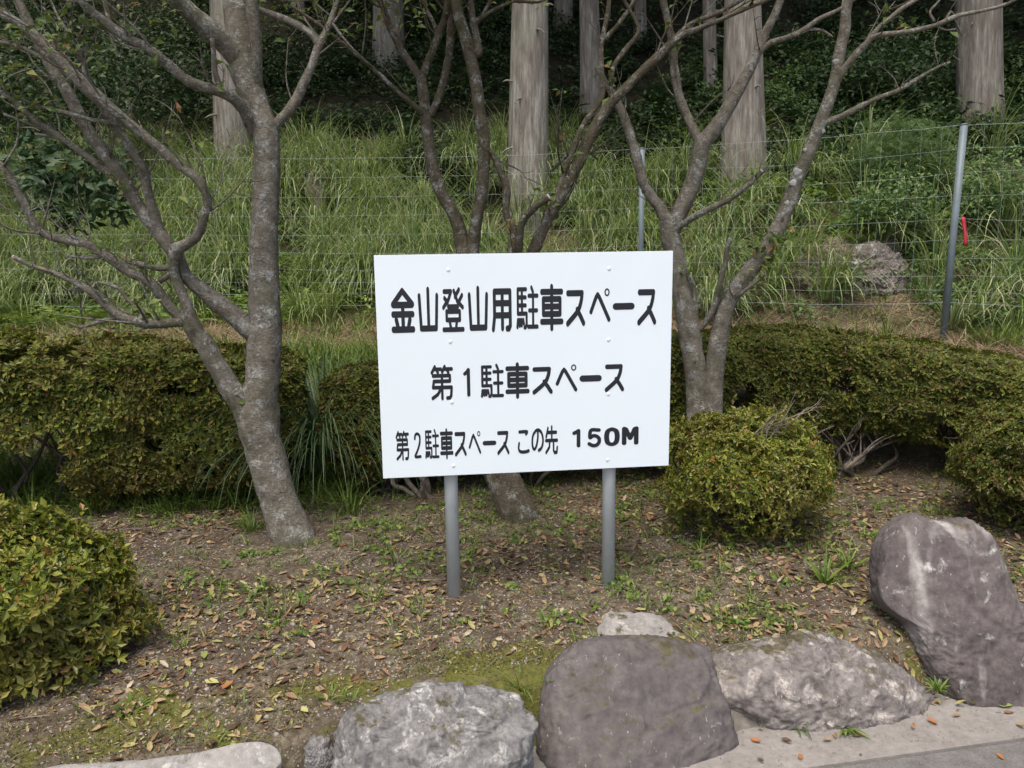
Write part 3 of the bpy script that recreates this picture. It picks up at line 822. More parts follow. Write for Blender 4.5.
# left tree
p = gpt(292, 537); yl = float(p[1])
T1 = Tree('garden_tree', (292, 537), yl, 'lichened grey garden tree with forked trunk at the left, left of the sign', 'bark_grey', 'pruned garden trees in the bed', 24)
T1.stem([(292, 536, 50), (284, 515, 44), (273, 480, 42), (263, 445, 43), (258, 415, 46), (262, 380, 39), (265, 330, 38), (264, 290, 34), (264, 240, 31), (266, 190, 30), (267, 150, 29), (264, 125, 28), (257, 105, 28), (249, 85, 31), (243, 60, 33), (240, 35, 32), (236, 0, 30), (232, -60, 26), (236, -150, 20), (228, -260, 12)], .12, flare=True)
T1.stem([(252, 430, 26), (243, 408, 26), (231, 389, 24), (217, 365, 22), (205, 345, 21), (196, 333, 20), (190, 320, 19), (186, 303, 13), (178, 284, 11), (173, 268, 12), (176, 250, 15)], -.14)
T1.stem([(258, 335, 24), (244, 325, 22), (225, 308, 21), (202, 290, 17), (186, 276, 15), (177, 258, 17), (172, 246, 18)], -.10)
T1.stem([(244, 65, 26), (228, 46, 24), (212, 31, 23), (190, 12, 20), (170, -12, 18), (140, -60, 14), (100, -130, 9)], -.15)
T1.stem([(257, 95, 14), (256, 70, 14), (256, 40, 14), (252, 0, 14), (258, -60, 11), (270, -140, 7)], -.06)
T1.branch([(268, 133, 13), (282, 118, 11), (295, 102, 12), (303, 85, 11), (312, 65, 10), (319, 45, 9), (325, 34, 8), (331, 20, 7), (337, 3, 6), (348, -25, 4)], 0, .15,
          kids=[[(319, 46, 9), (310, 33, 8), (292, 22, 8), (274, 15, 8), (256, 9, 8)], [(331, 22, 4), (345, 40, 3), (356, 52, 2)]])
T1.branch([(254, 130, 15), (244, 110, 14), (232, 97, 13), (215, 90, 12), (190, 82, 12), (170, 66, 11), (150, 50, 11), (128, 38, 11), (100, 18, 10), (80, 0, 9), (50, -30, 7)], -.05, -.35,
          kids=[[(222, 92, 7), (216, 75, 6), (214, 57, 6), (212, 38, 5)]])
T1.branch([(190, 322, 11), (168, 323, 11), (148, 324, 11), (134, 321, 10), (116, 314, 10), (101, 300, 9), (88, 290, 8), (66, 278, 7), (50, 272, 6), (30, 265, 6), (13, 257, 5)], -.10, -.25, cut=True,
          kids=[[(114, 318, 6), (92, 324, 5), (80, 327, 4), (67, 322, 3)], [(90, 291, 4), (78, 290, 4), (65, 290, 3)], [(142, 312, 5), (128, 300, 4), (118, 288, 4), (98, 282, 3)]])
T1.branch([(196, 332, 11), (176, 314, 12), (163, 298, 12), (151, 283, 12), (126, 270, 11), (103, 254, 11), (87, 244, 10), (63, 240, 10), (44, 233, 10), (33, 221, 9), (23, 202, 9), (12, 181, 8), (0, 165, 8), (-30, 140, 6)], -.06, -.30,
          kids=[[(176, 268, 8), (158, 268, 7), (140, 264, 6), (128, 262, 5)], [(110, 256, 4), (90, 258, 4), (68, 256, 3)]])
T1.branch([(176, 250, 15), (190, 242, 12), (198, 234, 11), (205, 214, 10), (207, 197, 10), (197, 179, 10), (176, 163, 10), (155, 144, 10), (133, 126, 10), (116, 112, 11), (95, 95, 15), (75, 77, 14), (46, 46, 12), (21, 25, 10), (0, 12, 9), (-40, -20, 7)], -.16, -.25,
          kids=[[(133, 127, 6), (110, 122, 5), (88, 119, 5), (63, 112, 5), (35, 105, 4), (14, 95, 3)]])
T1.branch([(172, 250, 16), (155, 228, 16), (137, 204, 15), (123, 179, 15), (102, 151, 15), (81, 119, 14), (67, 91, 14), (53, 70, 13), (35, 35, 12), (21, 7, 11), (5, -30, 9)], -.12, -.05)
T1.branch([(160, 232, 12), (149, 197, 11), (144, 172, 11), (135, 155, 11), (119, 133, 11), (102, 105, 11), (92, 92, 9), (85, 70, 7), (78, 50, 5)], -.17, -.10)
T1.branch([(126, 186, 8), (98, 165, 8), (70, 144, 7), (42, 126, 7), (18, 105, 6), (0, 91, 5), (-30, 70, 4)], -.2, -.15, kids=[[(45, 130, 4), (25, 122, 3), (4, 114, 3)], [(55, 137, 4), (35, 134, 3)]])
T1.branch([(80, 78, 7), (62, 66, 6), (40, 56, 5), (18, 46, 4), (-10, 40, 3)], -.25, -.1)
T1.branch([(84, 84, 6), (84, 64, 5), (78, 46, 4), (60, 20, 3), (48, -5, 3)], -.2, .1)
T1.finish()
T1.leaves([(62, 42, yl-.25, .09, 14), (75, 30, yl-.3, .10, 12), (12, 70, yl-.3, .12, 16), (5, 45, yl-.3, .14, 18), (20, 100, yl-.3, .06, 5), (62, 22, yl-.3, .03, 3), (30, 30, yl-.3, .16, 22), (95, 60, yl-.3, .10, 10), (40, 110, yl-.3, .10, 12), (10, 130, yl-.3, .08, 8), (150, 20, yl-.3, .10, 8), (140, 258, yl-.1, .05, 9), (152, 265, yl-.15, .03, 4), (233, 400, yl-.05, .025, 4)], 130, 2.75, 4.6, 1.9)

# centre tree, behind the sign
p = gpt(518, 517); yc = float(p[1])
T2 = Tree('garden_tree', (518, 517), yc, 'slender garden tree rising directly behind the sign', 'bark_brown', 'pruned garden trees in the bed')
T2.stem([(518, 515, 46), (508, 490, 40), (498, 465, 37), (489, 420, 36), (481, 370, 36), (475, 320, 34), (470, 280, 32), (466, 258, 25), (463, 244, 18), (455, 217, 15), (440, 190, 14), (431, 159, 13.5), (428, 135, 13), (424, 102, 13), (421, 75, 11)], .10, flare=True)
T2.stem([(472, 285, 22), (472, 262, 17), (473, 244, 15), (477, 217, 14), (482, 190, 14), (484, 149, 14), (480, 115, 14), (475, 78, 14), (467, 44, 14), (459, 17, 13), (455, -5, 12), (450, -60, 10), (458, -150, 6)], -.06)
T2.branch([(421, 78, 10), (412, 66, 9), (400, 47, 8), (390, 27, 8), (384, 10, 7), (379, -5, 6), (370, -60, 4)], .10, .1)
T2.branch([(422, 76, 10), (428, 62, 9), (438, 37, 9), (444, 20, 8), (450, 0, 8), (462, -50, 5)], .10, -.1, kids=[[(438, 34, 5), (433, 22, 5), (428, 12, 4), (420, -3, 4)]])
T2.branch([(432, 112, 9), (439, 96, 9), (446, 71, 9), (450, 45, 9), (450, 24, 8), (446, 5, 7), (440, -40, 4)], .08, .1)
T2.branch([(425, 116, 6), (417, 108, 6), (397, 91, 5), (370, 66, 5), (345, 45, 4), (318, 24, 4), (290, 5, 3)], .08, -.3)
T2.branch([(478, 52, 11), (477, 44, 10), (473, 20, 9), (471, 0, 8), (476, -60, 5)], -.02, .1, kids=[[(478, 22, 5), (486, 9, 4), (492, -3, 4)], [(479, 19, 5), (490, 12, 4), (500, 7, 4), (514, 1, 3)]])
T2.branch([(484, 146, 6), (492, 155, 6), (499, 169, 7), (507, 190, 8), (506, 213, 8), (514, 234, 10), (508, 270, 12), (498, 310, 12), (484, 350, 12)], -.03, 0)
T2.branch([(484, 365, 12), (505, 310, 11), (516, 265, 9), (519, 248, 9), (522, 223, 8), (534, 208, 8), (549, 197, 8)], -.05, -.10, cut=True)
T2.branch([(486, 395, 18), (508, 330, 16), (523, 280, 15), (534, 250, 14), (547, 220, 13), (561, 196, 13), (581, 159, 12), (594, 129, 12), (610, 105, 11), (632, 81, 10), (655, 59, 10), (679, 37, 8), (700, 28, 6), (720, 20, 5), (738, 12, 5), (768, 0, 4), (800, -12, 3)], -.02, -.15,
          kids=[[(666, 48, 7), (680, 33, 6), (694, 22, 5), (720, 12, 5), (748, -4, 4)], [(613, 103, 6), (611, 85, 6), (613, 68, 6), (625, 50, 6), (638, 33, 5), (635, 20, 4), (622, -3, 4)]])
T2.branch([(556, 205, 7), (562, 180, 7), (573, 150, 7), (584, 124, 6), (602, 96, 6), (601, 62, 6), (602, 41, 6), (607, 17, 6), (610, -6, 5)], .06, .1, kids=[[(601, 42, 6), (616, 27, 5), (635, 0, 5), (645, -20, 3)], [(572, 152, 5), (562, 160, 4), (550, 172, 3)]])
T2.branch([(574, 150, 4), (580, 138, 4), (588, 150, 3), (598, 160, 2)], .05, .1)
T2.finish()
T2.leaves([(545, 190, yc, .06, 7), (604, 72, yc-.1, .05, 6), (612, 80, yc-.1, .03, 4), (557, 182, yc, .03, 4), (672, 22, yc-.2, .03, 3), (700, 17, yc-.15, .02, 2)], 120, 2.8, 4.6, 1.7)

# right tree, behind the round shrub
yr = 4.55
T3 = Tree('garden_tree', (703, 505), yr, 'twin stemmed garden tree with white lichen spots right of the sign', 'bark_grey', 'pruned garden trees in the bed')
T3.stem([(698, 512, 30), (698, 450, 27), (698, 408, 26), (696, 375, 25), (690, 338, 25), (684, 304, 24), (677, 268, 22), (671, 240, 22), (668, 220, 20)], 0, flare=True)
T3.stem([(711, 512, 30), (711, 450, 25), (712, 408, 24), (714, 372, 22), (719, 340, 21), (727, 304, 20), (743, 280, 19), (762, 255, 18), (777, 230, 17), (787, 207, 17), (797, 179, 16), (809, 152, 15), (819, 125, 14), (833, 88, 13), (840, 51, 13), (845, 27, 12), (848, 0, 12), (870, -60, 9), (880, -140, 5)], -.10)
T3.stem([(670, 235, 20), (679, 214, 19), (690, 190, 19), (697, 169, 19), (702, 145, 19), (714, 130, 17), (728, 108, 15), (745, 78, 13), (757, 53, 11), (765, 34, 10), (775, 14, 9), (783, -8, 8), (800, -60, 5)], -.05)
T3.branch([(669, 226, 16), (660, 208, 13), (652, 198, 12), (643, 182, 11), (635, 152, 11), (625, 120, 11), (615, 98, 9), (604, 80, 6), (596, 66, 4)], 0, .08)
T3.branch([(701, 146, 12), (693, 129, 11), (680, 98, 10), (675, 75, 10), (672, 44, 9), (667, 17, 8), (662, -5, 8), (655, -60, 4)], 0, .1)
T3.branch([(755, 56, 9), (768, 44, 7), (785, 38, 6), (802, 31, 6), (819, 19, 5), (840, 9, 4), (860, -4, 3)], -.05, -.05, kids=[[(800, 32, 4), (812, 29, 3), (823, 31, 3), (833, 37, 2)]])
T3.branch([(672, 232, 9), (686, 222, 8), (701, 213, 8), (728, 200, 7), (748, 185, 6), (762, 171, 6)], -.10, -.15, cut=True)
T3.branch([(835, 84, 10), (846, 66, 8), (863, 47, 8), (876, 36, 6), (906, 32, 6), (936, 25, 5), (957, 16, 5), (981, 11, 4), (1004, 5, 4), (1022, -4, 3)], -.1, -.25, mat='bark_grey',
          kids=[[(868, 40, 6), (880, 26, 5), (890, 18, 5), (904, 7, 5), (930, -8, 4)], [(945, 22, 3), (951, 12, 3), (956, 22, 3), (962, 36, 2)], [(936, 26, 3), (946, 30, 2), (956, 29, 2)], [(930, 12, 3), (938, 2, 3), (944, -8, 2)]])
T3.branch([(824, 122, 9), (840, 117, 7), (863, 105, 6), (880, 97, 5), (899, 90, 5), (922, 76, 4), (936, 68, 3), (950, 62, 3)], -.1, -.1)
T3.branch([(702, 326, 7), (714, 308, 7), (719, 288, 6), (724, 268, 6), (727, 250, 5), (730, 238, 5)], -.1, -.08)
T3.branch([(696, 332, 7), (695, 310, 6), (694, 288, 5), (690, 276, 4)], -.1, 0)
T3.branch([(728, 302, 7), (736, 297, 5), (752, 285, 4), (766, 274, 4)], -.12, -.05)
T3.finish()
T3.leaves([(762, 246, yr-.1, .09, 26), (778, 238, yr-.1, .11, 28), (768, 258, yr-.1, .08, 16), (764, 268, yr-.15, .05, 8), (786, 225, yr-.1, .03, 4), (674, 200, yr, .03, 3)], 110, 2.9, 4.8, 1.8)
# white lichen rosettes on the right stem
for (px, py, w) in ((797, 172, 8), (793, 183, 7), (821, 131, 7), (834, 92, 5), (836, 62, 6), (805, 150, 4), (787, 203, 5)):
    A = np.array(T3.samp); k_ = int(np.argmin(np.hypot(A[:, 0]-px, A[:, 1]-py))); yy0 = A[k_, 2]
    off = A[k_, 3]*.88/2/FPX*yy0
    lat = min(.9, math.hypot(A[k_, 0]-px, A[k_, 1]-py)/(A[k_, 3]*.44+1e-6))
    cc_ = at(px, py, yy0-off*math.sqrt(1-lat*lat)*.96); rr_ = w/2/FPX*yy0
    vv = ray(px, py); vv = -vv/np.linalg.norm(vv); q1 = unit(np.cross(vv, [0, 0, 1.])); q2 = np.cross(q1, vv)
    V = []; F = []; n_ = 14
    for j, (f_, h_) in enumerate(((1.0, -.004), (.85, .0004), (.4, .0012))):
        for i in range(n_):
            t = 2*math.pi*i/n_; g_ = rr_*f_*(1+.14*math.sin(3*t+px)+.08*math.sin(5*t))
            V.append(cc_+q1*g_*math.cos(t)+q2*g_*math.sin(t)+vv*h_)
    for j in range(2):
        for i in range(n_): F.append((j*n_+i, j*n_+(i+1) % n_, (j+1)*n_+(i+1) % n_, (j+1)*n_+i))
    F.append(tuple(2*n_+i for i in range(n_)))
    build('lichen_spot', np.array(V), F, 'lichen', T3.o)

# thin sapling behind, left
sb = gpt(146, 172)
sap = empty('sapling', (sb[0], sb[1], Hs(sb[0], sb[1])), 'thin bare sapling on the bank behind the left garden tree', 'tree')
P, r = px_path([(146, 178, 8), (142, 152, 7), (136, 130, 7), (125, 95, 7), (118, 63, 6), (112, 35, 6), (105, 0, 6), (90, -60, 4)], float(sb[1]))
a = Acc(); a.add(*tube(P, r, 8, 5, .1, 3.)); a.build('trunk', 'bark_brown', sap)
for pts in ([(118, 63, 4), (126, 40, 3), (140, 15, 2)], [(112, 35, 4), (95, 15, 3), (80, -5, 2)]):
    P, r = px_path(pts, float(sb[1])); a = Acc(); a.add(*tube(P, r, 6, 4, .1, 3.)); a.build('branch', 'bark_brown', sap)

# evergreen leafy shrub at the left, behind the left tree
def leafy(name, spots, base, label, mat, size, tmpl, cat='shrub', group=None, stems=True, smat='stem', up=.9):
    o = empty(name, base, label, cat, group)
    pos = []
    for (c, r, n) in spots:
        r = np.asarray(r if hasattr(r, '__len__') else (r, r, r*.8))
        d = rand_unit(n)*(RNG.random((n, 1))**.38)
        d *= (1+.3*np.array([mnoise.noise(Vector(q*2.3)+Vector(c)) for q in d]))[:, None]
        pos.append(np.asarray(c)+d*r)
    if stems:
        a = Acc()
        for (c, r, n) in spots[:1 if mat == 'glossy' else None]:
            for q in range(1):
                e = np.asarray(c)+rand_unit(1)[0]*np.mean(r)*.8
                b0 = np.asarray(base)+np.array([random.uniform(-.05, .05), random.uniform(-.05, .05), -.05])
                mid = (b0*.35+e*.65)+np.array([random.uniform(-.06, .06), random.uniform(-.06, .06), -.08])
                a.add(*tube([b0, mid, e], [.009, .006, .003], 6, 4, .1, q))
        a.build('stem', smat, o)
    pos = np.concatenate(pos); n = len(pos)
    z = unit(np.array([0, -.35, up])+RNG.normal(0, .5, (n, 3)))
    scatter('foliage', tmpl, pos, frames(z), RNG.uniform(.65, 1.2, n)*size, mat, o)
    return o
ye = 5.6
b0 = at(85, 330, ye); b0[2] = Hs(b0[0], b0[1])
leafy('evergreen_shrub', [(at(60, 185, ye), .27, 190), (at(95, 172, ye+.1), .25, 170), (at(112, 205, ye), .16, 90), (at(35, 160, ye), .2, 110), (at(75, 215, ye), .14, 60)], b0,
      'dark glossy leafed evergreen behind the branches of the left tree', 'glossy', .10, leaf_t(.42, .05, .2), up=.6)

# ------------------------------------------------------------------ hedges and clipped shrubs
def shell_points(fn, n):
    return fn(n)

def hedge(name, spine, hw, z0, z1, n, mat, size, label, stems=(), seed=0, gap=.0, group=None, ends=True):
    """spine: list of (x,y,dz_top); rounded-box section"""
    S = catmull(np.array(spine, float), 12)
    seg = np.linalg.norm(np.diff(S[:, :2], axis=0), axis=1); L = np.concatenate([[0], np.cumsum(seg)])
    mid = S[len(S)//2]; o = empty(name, (mid[0], mid[1], Hs(mid[0], mid[1])), label, 'hedge', group)
    t = RNG.uniform(-hw*.8, L[-1]+hw*.8, n)
    tc = np.clip(t, 0, L[-1])
    cx = np.interp(tc, L, S[:, 0]); cy = np.interp(tc, L, S[:, 1]); dz = np.interp(tc, L, S[:, 2])
    gxv = np.gradient(S[:, 0]); gyv = np.gradient(S[:, 1])
    tx = np.interp(tc, L, gxv); ty = np.interp(tc, L, gyv); nn = np.hypot(tx, ty); tx /= nn; ty /= nn
    nxv, nyv = -ty, tx
    K = 4.6
    side = RNG.random(n) < .58
    bu = RNG.uniform(-1, 1, n); au = RNG.uniform(-1, 1, n); sg = np.where(RNG.random(n) < .62, -1, 1)*1.
    fl = np.where(RNG.random(n) < .8, 1, -1)*1.
    nsgn = np.sign(nyv); nsgn[nsgn == 0] = 1               # the viewer's side gets more leaves
    a_ = np.where(side, sg*nsgn*(1-np.abs(bu)**K)**(1/K), au); b_ = np.where(side, bu, fl*(1-np.abs(au)**K)**(1/K))
    th = np.arctan2(b_, a_)
    rr = 1-np.abs(RNG.normal(0, .085, n))-.28*(RNG.random(n) < .22)*RNG.random(n)
    over = (t-tc)/hw                                  # rounded ends
    endf = np.sqrt(np.clip(1-over**2, .02, 1))
    zc, hz = (z0+z1)/2, (z1-z0)/2
    lump = .15*fbm(t*2.6, th*1.6+seed, 60+seed, 4)+.10*fbm(t*9, th*5.2, 61+seed, 2)
    rr = rr+lump+.13*(RNG.random(n) < .02)*RNG.random(n)
    w = a_*hw*rr*endf; h = b_*hz*rr*(.55+.45*endf)
    x = cx+nxv*w+tx*(t-tc); y = cy+nyv*w+ty*(t-tc)
    gz = H(x, y)*0+H(cx, cy)
    z = gz+zc+h+dz*(.5+.5*b_)
    # underside is open and thin
    keep = (z > H(x, y)+.03) & ((b_ > -.35) | (RNG.random(n) < .8-gap)) & (fbm(t*3.1, (z-gz)*4.5, 90+seed, 3) > -.40-.0*b_+ .85*sst(.45, -.6, b_)*(gap > .16)*sst(-2.25, -2.6, x))
    P = np.stack([x, y, z], 1)[keep]
    N = np.stack([nxv*a_+tx*over, nyv*a_+ty*over, b_*1.1], 1)[keep]
    N = unit(unit(N)+np.array([0, 0, .35])+RNG.normal(0, .42, N.shape))
    m = len(P)
    sel = RNG.random(m) < .5
    V1 = inst(WH[0][0], P[sel], *frames(N[sel]), RNG.uniform(.6, 1.4, sel.sum())*size)
    V2 = inst(WH[1][0], P[~sel], *frames(N[~sel]), RNG.uniform(.6, 1.4, (~sel).sum())*size)
    F1 = inst_faces(WH[0][1], int(sel.sum()), len(WH[0][0])); F2 = inst_faces(WH[1][1], int((~sel).sum()), len(WH[1][0]))+len(V1)
    build('foliage', np.vstack([V1, V2]), np.vstack([F1, F2]), mat, o, False)
    for (bx, by, nst, hgt, spread, smat) in stems:
        a = Acc()
        for q in range(nst):
            b0 = np.array([bx+random.uniform(-.05, .05), by+random.uniform(-.05, .05), Hs(bx, by)-.03])
            e1 = b0+np.array([random.uniform(-spread, spread)*.5, random.uniform(-spread, spread)*.35, hgt*random.uniform(.3, .5)])
            e2 = e1+np.array([random.uniform(-spread, spread)*.8, random.uniform(-spread, spread)*.4, hgt*random.uniform(.4, .7)])
            a.add(*tube([b0, (b0+e1)/2+np.array([random.uniform(-.03, .03), 0, 0]), e1, e2], [.017, .014, .011, .004], 7, 5, .15, q))
            for _ in range(5):
                e3 = e1+(e2-e1)*random.random(); e4 = e3+np.array([random.uniform(-.2, .2), random.uniform(-.15, .15), random.uniform(.05, .22)])
                a.add(*tube([e3, (e3+e4)/2+np.array([0, 0, .02]), e4], [.006, .004, .0015], 5, 3, 0))
        a.build('stem', smat, o)
    return o

G_H = 'clipped azalea hedges'
yh = 4.75
xl = at(20, 480, 4.55)[0]; xm = at(150, 490, 4.6)[0]; xn = at(255, 480, 4.7)[0]
hedge('azalea_hedge', [(-4.6, 4.35, .06), (-3.4, 4.45, .06), (-2.7, 4.55, .04), (-2.0, 4.7, -.02), (-1.62, 4.78, -.09)], .42, .10, .93, 60000, 'azalea', .038,
      'long clipped olive green azalea hedge with bare stems, at the left', [(xl-.05, 4.45, 6, .7, .45, 'stem'), (xl+.25, 4.5, 5, .6, .4, 'stem'), (xm, 4.55, 7, .6, .5, 'stem'), (xm-.35, 4.6, 5, .6, .4, 'stem'), (xn-.1, 4.7, 6, .5, .4, 'stem'), (-3.3, 4.5, 6, .6, .5, 'stem')], 1, .18, G_H)
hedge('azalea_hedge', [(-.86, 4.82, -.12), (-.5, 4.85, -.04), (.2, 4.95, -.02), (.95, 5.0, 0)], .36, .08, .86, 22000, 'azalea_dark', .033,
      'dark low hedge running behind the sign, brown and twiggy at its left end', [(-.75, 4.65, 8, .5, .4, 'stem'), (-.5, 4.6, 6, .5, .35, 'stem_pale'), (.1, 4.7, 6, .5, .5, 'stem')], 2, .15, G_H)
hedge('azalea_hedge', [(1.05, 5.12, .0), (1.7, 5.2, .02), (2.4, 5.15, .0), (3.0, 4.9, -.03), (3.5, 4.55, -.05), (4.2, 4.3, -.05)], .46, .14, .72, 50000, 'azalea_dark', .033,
      'wide brownish green hedge curving forward at the right, below the wire fence', [(2.02, 4.82, 5, .30, .45, 'stem_pale'), (2.15, 4.85, 6, .35, .5, 'stem'), (1.5, 5.0, 6, .5, .5, 'stem'), (2.8, 4.8, 8, .4, .5, 'stem'), (3.2, 4.6, 6, .4, .5, 'stem')], 3, .1, G_H)

def dome(name, c, rad, n, mat, size, label, seed=0, group=None, dead=0, low=-.2):
    """round clipped shrub: centre, radii"""
    c = np.array(c, float); rad = np.array(rad, float)
    o = empty(name, (c[0], c[1], Hs(c[0], c[1])), label, 'shrub', group)
    d = rand_unit(n)
    flip = (d[:, 2] < low) & (RNG.random(n) < .75); d[flip, 2] *= -1
    r = 1-np.abs(RNG.normal(0, .10, n))-.3*(RNG.random(n) < .2)*RNG.random(n)
    lon = np.arctan2(d[:, 1], d[:, 0])
    nz = np.array([mnoise.fractal(Vector(q*2.1)+Vector((seed*5., 0, 0)), 1., 2., 3) for q in d])
    nz2 = np.array([mnoise.noise(Vector(q*9.)+Vector((seed*5., 0, 0))) for q in d])
    r = r+.16*(RNG.random(n) < .02)*RNG.random(n)+.21*nz+.075*nz2
    P = c+d*r[:, None]*rad
    keep = (P[:, 2] > H(P[:, 0], P[:, 1])+.015) & (nz2 > -.42)
    P = P[keep]; N = unit(unit(d[keep]/rad)+np.array([0, 0, .3])+RNG.normal(0, .58, (keep.sum(), 3)))
    m = len(P); sel = RNG.random(m) < .5
    V1 = inst(WH[0][0], P[sel], *frames(N[sel]), RNG.uniform(.5, 1.4, sel.sum())*size)
    V2 = inst(WH[1][0], P[~sel], *frames(N[~sel]), RNG.uniform(.5, 1.4, (~sel).sum())*size)
    F1 = inst_faces(WH[0][1], int(sel.sum()), len(WH[0][0])); F2 = inst_faces(WH[1][1], int((~sel).sum()), len(WH[1][0]))+len(V1)
    build('foliage', np.vstack([V1, V2]), np.vstack([F1, F2]), mat, o, False)
    a = Acc(); gz = Hs(c[0], c[1])
    for q in range(16):
        d1 = rand_unit(1)[0]; d1[2] = abs(d1[2])*.7+.15
        b0 = np.array([c[0]+random.uniform(-.06, .06), c[1]+random.uniform(-.06, .06), gz-.03]); e = c+d1*rad*.92
        if e[2] < gz+.05: e[2] = gz+.08
        mid = b0*.5+e*.5+np.array([0, 0, -.03])
        a.add(*tube([b0, mid, e], [.012, .009, .003], 6, 4, .15, q))
        for _ in range(4):
            e3 = mid+(e-mid)*random.uniform(.2, 1); e4 = e3+rand_unit(1)[0]*.12
            a.add(*tube([e3, (e3+e4)/2, e4], [.004, .003, .001], 5, 3, 0))
    a.build('stem', 'stem', o)
    if dead:
        a = Acc()
        for (px, py, tx_, ty_) in dead:
            y = c[1]-rad[1]*.55
            p0 = at(px, py, y); p1 = at(tx_, ty_, y-.03)
            for q in range(3):
                j = rand_unit(1)[0]*.035
                m_ = p0*.6+p1*.4+j*.8; m2 = p0*.25+p1*.75+rand_unit(1)[0]*.02+j; e_ = p1+j*1.8
                if q == 2: continue
                a.add(*tube([p0, m_, m2, e_], [.0038, .003, .0022, .001], 5, 4, .1, q))
                a.add(*tube([m_, (m_+e_)/2+rand_unit(1)[0]*.03, e_+rand_unit(1)[0]*.05], [.0022, .0018, .0008], 4, 4, 0, q))
        a.build('dead_twig', 'stem_pale', o)
    return o
G_S = 'round clipped azalea shrubs'
dome('azalea_shrub', (-2.02, 2.80, .13), (.56, .46, .40), 15000, 'azalea_fresh', .038, 'rounded fresh green azalea at the lower left, in front of the hedge', 1, G_S)
dome('azalea_shrub', (1.19, 3.98, .29), (.43, .41, .355), 8800, 'azalea_fresh', .029, 'rounded yellow green azalea with dead twigs on top, right of the sign', 2, G_S,
     dead=[(765, 445, 782, 395), (770, 430, 815, 405), (760, 432, 795, 432), (790, 440, 802, 465), (748, 440, 775, 425)])
dome('azalea_shrub', (2.72, 3.95, .33), (.42, .42, .34), 11000, 'azalea_dark', .028, 'small brownish azalea at the right edge, above the tall leaning stone', 3, G_S)

# dark hanging grass clump between hedge and sign
def tuft(name, base, nb, L, W, label, mat='grass', cat='grass', group=None, lean=(.05, .7), droop=(.4, 1.7), spread=.05, bias=None, bw=0., part='blades'):
    V, F = tuft_blades(np.array([base]), nb, L, W, lean, droop, spread, 6, bias, bw)
    o = build(name, V-np.array(base), F, mat, None, False); o.location = tuple(base)
    return tag(o, label, cat, group)
gb = np.array([at(312, 392, 5.3)[0], 5.15, .70])
gb[2] = Hs(gb[0], gb[1])+.02
tuft('grass_tuft', (-1.20, 4.98, Hs(-1.20, 4.98)), 900, (.6, 1.05), (.007, .013), 'dark drooping clump of long grass between the left hedge and the sign', 'under_grass', spread=.22, lean=(.0, .45), droop=(1.0, 2.5))

# ------------------------------------------------------------------ wire fence
fen = empty('wire_fence', (1.25, 8.05, Hs(1.25, 8.05)), 'tall wire mesh fence on blue grey steel posts at the foot of the bank', 'fence')
def fpost(pb, pt, y, rad=.028):
    b = at(pb[0], pb[1], y); t = at(pt[0], pt[1], y)
    b[2] = min(b[2], Hs(b[0], b[1]))-.05
    a = Acc(); a.add(*tube([b, t], [rad, rad], 12, 2, 0, smooth=False)); o = a.build('post', 'post_paint', fen)
    a = Acc(); a.add(*tube([t, t+np.array([0, 0, .01])], [rad*1.08, rad*.9], 12, 2, 0, smooth=False)); a.build('post_cap', 'post_paint', o)
    return b, t
B1, Tp1 = fpost((641, 262), (642, 149), 8.15)
B2, Tp2 = fpost((943, 338), (964, 125), 6.85, .03)
d12 = Tp2-Tp1
Tp3 = Tp2+d12*np.array([1, 1, 1]); B3 = np.array([Tp3[0], Tp3[1], Tp3[2]-1.75])
tops = [at(-250, 152, 8.3), at(258, 158, 8.25), Tp1, Tp2, Tp3]
a = Acc(); q = tops[1]; a.add(*tube([(q[0], q[1], Hs(q[0], q[1])-.05), q], [.026, .026], 12, 2, 0, smooth=False)); a.build('post', 'post_paint', fen)
def wire(acc, p, q, r, sag=.0, n=8, wob=.004):
    pts = []
    for i in range(n+1):
        t = i/n; s = p*(1-t)+q*t; s = s+np.array([random.uniform(-wob, wob), random.uniform(-wob, wob), -sag*4*t*(1-t)+random.uniform(-wob, wob)])
        pts.append(s)
    acc.add(*tube(pts, [r]*(n+1), 4, 1, 0, smooth=False))
a = Acc()
for i in range(len(tops)-1):
    p, q = tops[i], tops[i+1]
    hs = [0, .19, .38, .57, .76, .93, 1.09, 1.23, 1.35, 1.46]
    for j, h in enumerate(hs):
        wire(a, p-np.array([0, 0, h]), q-np.array([0, 0, h]), .0014 if j in (0, 9) else .0010, random.uniform(.01, .05), 8, .006)
    L = np.linalg.norm(q-p); m = int(L/.15)
    for k in range(1, m):
        t = k/m; s = p*(1-t)+q*t
        wire(a, s, s-np.array([0, 0, 1.46]), .0007, 0, 5, .006)
a.build('wire_mesh', 'wire', fen, False)
# red ribbon tied to the fence
rb = at(963, 217, 6.78); re = at(966, 246, 6.76)
V = []; F = []; n = 9
for i in range(n):
    t = i/(n-1); c = rb*(1-t)+re*t+np.array([.004*math.sin(t*5), .005*math.sin(t*7), 0]); w = .017+.003*math.sin(t*9)
    for s, yy in ((-1, -.002), (0, -.008), (1, -.002), (0, .004)): V.append(c+np.array([s*w, yy, 0]))
for i in range(n-1):
    for j in range(4):
        k = (j+1) % 4; F.append((i*4+j, i*4+k, i*4+4+k, i*4+4+j))
F += [(3, 2, 1, 0), tuple((n-1)*4+j for j in range(4))]
tag(build('marker_ribbon', np.array(V), F, 'red'), 'strip of red plastic ribbon hanging on the fence by the right post', 'ribbon')

